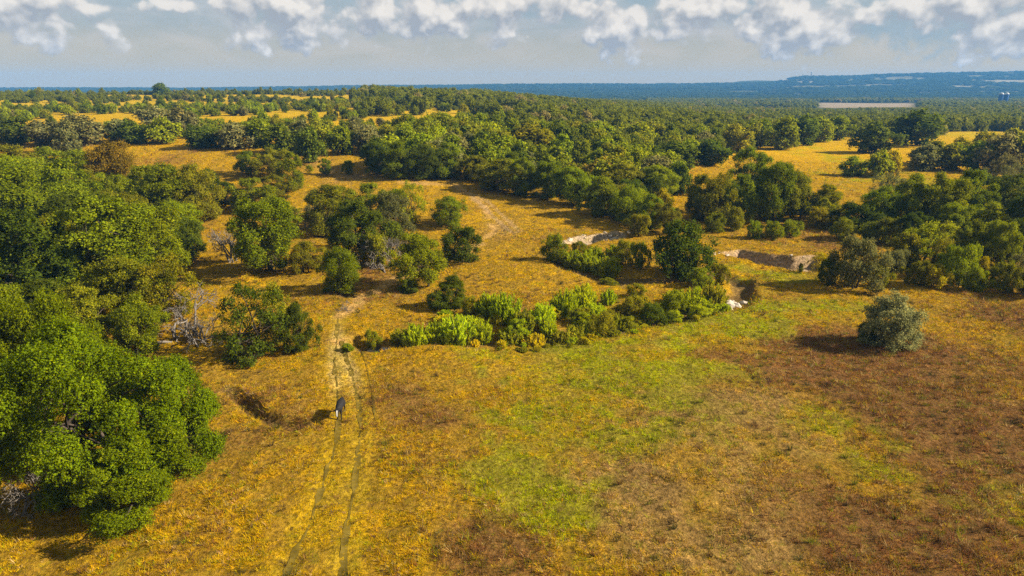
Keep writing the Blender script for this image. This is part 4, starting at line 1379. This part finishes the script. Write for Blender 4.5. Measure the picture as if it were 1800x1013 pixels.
# rank stalks: single taller clumps that show dark against the meadow
X, Y = meadow_points(1.35, 31, 118)
g = cover(X, Y)
patchy = fbm(X / 4, Y / 4, 401, 3, .6)
keep = KG.uniform(0, 1, len(X)) < (.10 + .85 * g[2] + .30 * g[3] + .10 * g[1]) * (.3 + 1.9 * smoothstep(.42, .62, patchy))
X, Y = X[keep], Y[keep]
n = len(X)
g = cover(X, Y)
pal = np.array([(.15, .075, .022), (.11, .07, .025), (.20, .10, .03), (.13, .12, .012), (.085, .075, .02)])
c = pal[KG.integers(0, 5, n)] * KG.uniform(.7, 1.35, (n, 1))
gr = g[1] > .5
c[gr] = np.array([.16, .165, .008]) * KG.uniform(.7, 1.3, (gr.sum(), 1))
tag(link('tall_weeds', tufts('tall_weeds', X, Y, KG.uniform(.2, .6, n), KG.uniform(.12, .42, n), 30, c, KG, .55, .024), M_GRASS), 'scattered darker bunch grass and weed clumps standing in the meadow', 'weeds', kind='stuff')

# ------------------------------------------------------------------ limestone rocks on the banks
def rock_mesh(seed):
    rng = np.random.default_rng(seed)
    bm = bmesh.new()
    bmesh.ops.create_icosphere(bm, subdivisions=1, radius=.5)
    for v in bm.verts:
        v.co *= 1 + rng.uniform(-.22, .22)
        v.co.z *= .55
    me_ = bpy.data.meshes.new('rock')
    bm.to_mesh(me_)
    bm.free()
    me_.materials.append(M_LIME)
    return me_


ROCKS = [rock_mesh(i) for i in range(5)]
RR = random.Random(5)


def rocks(label, pts_, n, spread, smin, smax, toward=1.0):
    cx, cy = np.mean([p[0] for p in pts_]), np.mean([p[1] for p in pts_])
    cz_ = float(height(cx, cy))
    root = bpy.data.objects.new('limestone_bank', None)
    COL.objects.link(root)
    root.location = (cx, cy, cz_)
    tag(root, label, 'rocks')
    for i in range(n):
        t_ = RR.uniform(0, len(pts_) - 1.001)
        k_ = int(t_)
        x = pts_[k_][0] + (pts_[k_ + 1][0] - pts_[k_][0]) * (t_ - k_) + RR.uniform(-spread, spread)
        y = pts_[k_][1] + (pts_[k_ + 1][1] - pts_[k_][1]) * (t_ - k_) - RR.uniform(0, spread) * toward
        o_ = bpy.data.objects.new('rock', ROCKS[i % 5])
        COL.objects.link(o_)
        o_.parent = root
        s_ = RR.uniform(smin, smax)
        o_.location = (x - cx, y - cy, float(height(x, y)) - cz_ + .05 * s_)
        o_.rotation_euler = (RR.uniform(-.2, .2), RR.uniform(-.2, .2), RR.uniform(0, 6.28))
        o_.scale = (s_ * RR.uniform(.8, 1.5), s_ * RR.uniform(.7, 1.1), s_ * RR.uniform(.6, 1.1))


rocks('pale limestone ledge with loose rocks on the far creek bank', LEDGE, 60, 2.2, .25, 1.3, 1.4)
rocks('pale broken stones below the eroded earth bank', SCARP, 26, 2.0, .2, .7, 1.6)
rocks('white rocks heaped in the creek bed at its bend', line([(1272, 532), (1290, 522), (1300, 510)]), 22, 1.0, .5, 1.4, .6)
rocks('few pale stones at the left end of the creek', line([(628, 596), (655, 603)]), 6, .9, .2, .5, .6)


# ------------------------------------------------------------------ the cow on the track
def cow():
    x, y, z = ground_pt(596, 737)
    root_sk = bpy.data.meshes.new('cow')
    V, E, Rd = [], [], []

    def add(co, r, par=None):
        V.append(co)
        Rd.append(r if isinstance(r, tuple) else (r, r))
        if par is not None:
            E.append((par, len(V) - 1))
        return len(V) - 1
    # faces -Y (towards the camera), head lowered
    pel = add((0, 1.0, 1.08), (.30, .30))
    bel = add((0, .45, 1.0), (.37, .37), pel)
    che = add((0, -.15, 1.02), (.34, .36), bel)
    sho = add((0, -.5, 1.12), (.25, .30), che)
    nek = add((0, -.82, 1.12), (.17, .2), sho)
    nk2 = add((0, -1.05, 1.08), (.15, .17), nek)
    pol = add((0, -1.22, 1.10), (.13, .13), nk2)
    fac = add((0, -1.36, .94), (.12, .11), pol)
    muz = add((0, -1.47, .78), (.095, .085), fac)
    add((0, -1.50, .70), (.075, .06), muz)
    for s_ in (-1, 1):
        e1 = add((s_ * .16, -1.17, 1.14), (.04, .06), pol)
        add((s_ * .31, -1.14, 1.10), (.015, .05), e1)
        a = add((s_ * .17, -.42, .78), (.12, .13), sho)
        b = add((s_ * .17, -.44 - .06 * s_, .45), (.06, .065), a)
        c_ = add((s_ * .17, -.42 - .1 * s_, .10), (.042, .045), b)
        add((s_ * .17, -.46 - .1 * s_, .0), (.055, .06), c_)
        a = add((s_ * .19, 1.0, .82), (.14, .18), pel)
        b = add((s_ * .18, .98 + .06 * s_, .56), (.075, .09), a)
        b2 = add((s_ * .18, 1.14 + .08 * s_, .40), (.05, .06), b)
        c_ = add((s_ * .18, 1.08 + .1 * s_, .10), (.042, .045), b2)
        add((s_ * .18, 1.03 + .1 * s_, .0), (.055, .06), c_)
    t0 = add((0, 1.30, 1.22), (.05, .05), pel)
    t1 = add((.02, 1.38, .9), (.025, .025), t0)
    add((.02, 1.36, .5), (.045, .045), t1)
    root_sk.from_pydata(V, E, [])
    o_ = link('cow', root_sk)
    md_ = o_.modifiers.new('skin', 'SKIN')
    for i, sv in enumerate(root_sk.skin_vertices[0].data):
        sv.radius = Rd[i]
    root_sk.skin_vertices[0].data[0].use_root = True
    md_.use_smooth_shade = True
    ss = o_.modifiers.new('subdivide', 'SUBSURF')
    ss.levels = ss.render_levels = 2
    m_, q_ = new_mat('cow_hide')
    tc_ = q_.node('ShaderNodeTexCoord')
    sp = q_.node('ShaderNodeSeparateXYZ')
    q_.put(sp.inputs[0], tc_.outputs['Object'])
    n_ = q_.noise(tc_.outputs['Object'], 4, 3)
    face = q_.math('LESS_THAN', q_.math('ADD', sp.outputs[1], q_.math('MULTIPLY', n_, .1)), -1.22)
    inn = q_.math('LESS_THAN', q_.math('ABSOLUTE', sp.outputs[0]), .055)
    cc = q_.mix(q_.math('MULTIPLY', face, inn), (.012, .010, .009), (.50, .46, .40))
    b_ = q_.node('ShaderNodeBsdfPrincipled')
    q_.put(b_.inputs['Base Color'], cc)
    b_.inputs['Roughness'].default_value = .7
    b_.inputs['Specular IOR Level'].default_value = .2
    oo = q_.node('ShaderNodeOutputMaterial')
    q_.l.new(b_.outputs[0], oo.inputs[0])
    root_sk.materials.append(m_)
    o_.location = (x, y + .5, float(height(x, y + .5)) + .02)
    o_.rotation_euler = (0, 0, rad(4))
    o_.scale = (1.0, 1.0, 1.12)
    tag(o_, 'black cow with a white face walking down the grassy track', 'cow')


cow()

# ------------------------------------------------------------------ far off: silos, farm buildings, mast
M_SILO = simple_mat('blue_steel', (.02, .075, .24), .35, .1, .4)
M_WHITE = simple_mat('white_metal', (.42, .41, .39), .6, .08, .5)
M_PALE = simple_mat('pale_wall', (.32, .30, .26), .8, .1, .4)
M_ROOF = simple_mat('metal_roof', (.30, .30, .30), .5, .1, .4)
M_STEEL = simple_mat('grey_steel', (.20, .20, .20), .5, .1, 1)
M_DARK = simple_mat('dark_opening', (.03, .03, .03), .8, .1, 1)


def lathe(name, prof, sides=32):
    V, F = [], []
    for (r_, z_) in prof:
        for k_ in range(sides):
            a = 2 * math.pi * k_ / sides
            V.append((r_ * math.cos(a), r_ * math.sin(a), z_))
    for i in range(len(prof) - 1):
        for k_ in range(sides):
            F.append((i * sides + k_, i * sides + (k_ + 1) % sides, (i + 1) * sides + (k_ + 1) % sides, (i + 1) * sides + k_))
    return mesh_np(name, np.array(V), [np.array(F)], True)


SILO_Y = 1430.0
silo_z = float(height((1733 - 900) / FPX * SILO_Y, SILO_Y, False))


def silo(px, label):
    x = (px - 900) / FPX * SILO_Y * 1.0
    root = bpy.data.objects.new('silo', None)
    COL.objects.link(root)
    root.location = (x, SILO_Y, silo_z)
    tag(root, label, 'silo', 'blue silos in the valley')
    link('wall', lathe('wall', [(4.2, -4), (4.2, 22)]), M_SILO, root)
    for z_ in (5.5, 11, 16.5):
        link('band', lathe('band', [(4.21, z_ - .1), (4.34, z_ - .08), (4.34, z_ + .08), (4.21, z_ + .1)]), M_SILO, root)
    link('roof', lathe('roof', [(4.35, 22), (4.35, 22.5), (3.6, 24.0), (2.2, 25.0), (.05, 25.4)]), M_WHITE, root)
    link('base', lathe('base', [(4.7, -4), (4.7, .8), (4.25, .9)]), M_WHITE, root)


silo(1728.5, 'left one of the two blue silos in the valley at far right')
silo(1737.5, 'right one of the two blue silos in the valley at far right')


def box_mesh(name, x0, x1, y0, y1, z0, z1):
    V = [(x, y, z) for z in (z0, z1) for y in (y0, y1) for x in (x0, x1)]
    F = [(0, 2, 3, 1), (4, 5, 7, 6), (0, 1, 5, 4), (2, 6, 7, 3), (0, 4, 6, 2), (1, 3, 7, 5)]
    return mesh_np(name, np.array(V), [np.array(F)])


def barn(px, Yd, wd, dp_, h, label, roofm=M_ROOF):
    x = (px - 900) / FPX * Yd
    z_ = float(height(x, Yd, False))
    root = bpy.data.objects.new('farm_building', None)
    COL.objects.link(root)
    root.location = (x, Yd, z_)
    tag(root, label, 'building', 'pale farm buildings in the valley')
    link('wall', box_mesh('wall', -wd / 2, wd / 2, -dp_ / 2, dp_ / 2, -2, h), M_PALE, root)
    e = .6
    V = np.array([(-wd / 2 - e, -dp_ / 2 - e, h - .2), (wd / 2 + e, -dp_ / 2 - e, h - .2), (wd / 2 + e, 0, h + dp_ * .28), (-wd / 2 - e, 0, h + dp_ * .28), (-wd / 2 - e, dp_ / 2 + e, h - .2), (wd / 2 + e, dp_ / 2 + e, h - .2)])
    F = np.array([(0, 1, 2, 3), (3, 2, 5, 4)])
    G = np.array([(0, 3, 4), (1, 5, 2)])
    link('roof', mesh_np('roof', V, [F, G]), roofm, root)
    link('door', box_mesh('door', -2, 2, -dp_ / 2 - .08, -dp_ / 2, 0, min(4, h - .6)), M_DARK, root)


barn(1668, 1420, 16, 9, 5, 'pale gabled farm building left of the far blue silos')
barn(1693, 1440, 12, 8, 5.5, 'pale gabled farm building close left of the blue silos')
barn(1748, 1410, 10, 8, 4, 'small pale building just right of the blue silos', M_WHITE)
barn(1778, 1500, 18, 10, 6, 'long pale farm building near the right edge of the valley')
barn(1625, 1480, 14, 9, 5, 'pale farm building beyond the right end of the tan field')
barn(1600, 1560, 12, 9, 5, 'small farm building behind the right end of the tan field', M_WHITE)


def mast(px, Yd, h, label):
    x = (px - 900) / FPX * Yd
    z_ = float(height(x, Yd, False))
    root = bpy.data.objects.new('radio_mast', None)
    COL.objects.link(root)
    root.location = (x, Yd, z_ - 1)
    tag(root, label, 'mast')
    for sx, sy in ((-1, -1), (1, -1), (1, 1), (-1, 1)):
        link('leg', tubes_mesh('leg', [tube([(sx * 3.4, sy * 3.4, 0), (sx * 1.6, sy * 1.6, h)], [.7, .5], 5)]), M_STEEL, root)
    nb = 5
    tb = []
    for i in range(nb):
        z0, z1 = h * i / nb, h * (i + 1) / nb
        w0, w1 = 3.4 - 1.8 * i / nb, 3.4 - 1.8 * (i + 1) / nb
        for sy in (-1, 1):
            tb.append(tube([(-w0, sy * w0, z0), (w1, sy * w1, z1)], [.3, .3], 4))
            tb.append(tube([(w0, sy * w0, z0), (-w1, sy * w1, z1)], [.3, .3], 4))
    link('bracing', tubes_mesh('bracing', tb), M_STEEL, root)
    link('platform', box_mesh('platform', -2.6, 2.6, -2.6, 2.6, h, h + 2.2), M_STEEL, root)


mast(1403, 3880, 26, 'tall steel mast on the blue mesa skyline')
mast(1389, 3900, 12, 'shorter steel mast left of the tall one on the mesa')

# ------------------------------------------------------------------ labels for the trees and bushes
ORD = ['first', 'second', 'third', 'fourth', 'fifth', 'sixth', 'seventh', 'eighth', 'ninth', 'tenth', 'eleventh', 'twelfth', 'thirteenth', 'fourteenth', 'fifteenth', 'sixteenth', 'seventeenth', 'eighteenth', 'nineteenth', 'twentieth']


def zone(px, py, kind):
    if kind in ('willow', 'bushy') and py > 490 and 640 < px < 1290:
        return 'along the creek'
    if kind in ('willow', 'bushy') and py > 440 and 940 < px < 1140:
        return 'below the limestone ledge'
    if px < 400 and py > 290:
        return 'in the wood at the left edge'
    if px < 660 and py > 480:
        return 'beside the upper track'
    if px < 760 and py > 330:
        return 'in the grove left of the middle meadow'
    if px < 660 and py > 290:
        return 'below the far left meadow'
    if px < 680 and py > 240:
        return 'in the row behind the far left meadow'
    if px < 420 and py > 205:
        return 'on the lower slope of the left hill'
    if px < 420 and py > 180:
        return 'on the middle slope of the left hill'
    if px < 420:
        return 'on the crest of the left hill'
    if px < 860 and py < 205:
        return 'on the right shoulder of the left hill'
    if px < 860 and py < 240:
        return 'beside the small hill clearings'
    if px < 860:
        return 'in the wood behind the lone meadow oak'
    if px < 1200 and py > 300:
        return 'along the meadow edge of the middle wood'
    if px < 1200 and py > 250:
        return 'in the front half of the middle wood'
    if px < 1200 and py > 205:
        return 'in the back half of the middle wood'
    if px < 1200:
        return 'where the middle wood fades into haze'
    if py > 425:
        return 'at the right-hand meadow edge'
    if py > 400 and px < 1430:
        return 'above the eroded bank'
    if py > 365:
        return 'along the front of the right wood'
    if py > 312:
        return 'inside the right wood'
    if py > 270 and px > 1470:
        return 'in the strip across the right meadow'
    if py > 235:
        return 'at the left end of the right meadow' if px < 1480 else 'behind the right meadow'
    if py > 205:
        return 'in the wood behind the right meadow'
    return 'in the far wood before the tan field'


classes = {}
for p in PLACED:
    o_ = p['o']
    o_['category'] = 'tree' if p['kind'] in ('near', 'oak', 'far', 'sparse', 'juniper') else 'bush'
    zn = zone(p['px'][0], p['px'][1], p['kind'])
    kw = KINDWORD[p['kind']]
    o_['group'] = kw + 's ' + zn
    if p['label']:
        o_['label'] = p['label']
    else:
        classes.setdefault((TONE[p['tone']][0], kw, zn), []).append(p)
for (tone, kw, zn), lst in classes.items():
    rows = [lst]
    names = ['']
    if len(lst) > 10:
        lst.sort(key=lambda p: -p['px'][1])
        k_ = (len(lst) + 9) // 10
        k_ = min(k_, 3)
        names = {2: ['nearer ', 'farther '], 3: ['nearest ', 'middling ', 'farthest ']}[k_]
        n = len(lst)
        rows = [lst[n * i // k_: n * (i + 1) // k_] for i in range(k_)]
    for nm, rw in zip(names, rows):
        rw.sort(key=lambda p: p['px'][0])
        for i, p in enumerate(rw):
            if len(rw) == 1:
                p['o']['label'] = f'{nm}{tone} {kw} {zn}'
            elif i == 0:
                p['o']['label'] = f'leftmost {nm}{tone} {kw} {zn}'
            elif i == len(rw) - 1:
                p['o']['label'] = f'rightmost {nm}{tone} {kw} {zn}'
            else:
                od = ORD[i] if i < len(ORD) else f'{i + 1}th'
                p['o']['label'] = f'{od} from left {nm}{tone} {kw} {zn}'

# ------------------------------------------------------------------ haze
M_HAZE, q = new_mat('haze')
pv = q.node('ShaderNodeVolumePrincipled')
pv.inputs['Color'].default_value = (.13, .42, .90, 1)
pv.inputs['Density'].default_value = 1.2e-4
pv.inputs['Anisotropy'].default_value = 0.0
o = q.node('ShaderNodeOutputMaterial')
q.l.new(pv.outputs[0], o.inputs['Volume'])
top = float(max(GZ.max() + 11, CAM_H + 5)) + 3
hz = link('haze', box_mesh('haze', gx[0] - 30, gx[-1] + 30, gy[0] - 30, gy[-1] + 30, float(GZ.min()) - 1.5, top), M_HAZE)
tag(hz, 'thin blue haze filling the air over the whole landscape', 'haze', kind='stuff')
print('weeds', len(X)); print('ground verts', len(gme.vertices), 'points', len(pts), 'placed', len(PLACED), 'oaks', n_oak, 'haze', float(GZ.min()), top)

print('TRIS', sum(len(m.loops) - 2 * len(m.polygons) for m in bpy.data.meshes), {m.name: len(m.loops) - 2 * len(m.polygons) for m in bpy.data.meshes if len(m.polygons) > 60000})
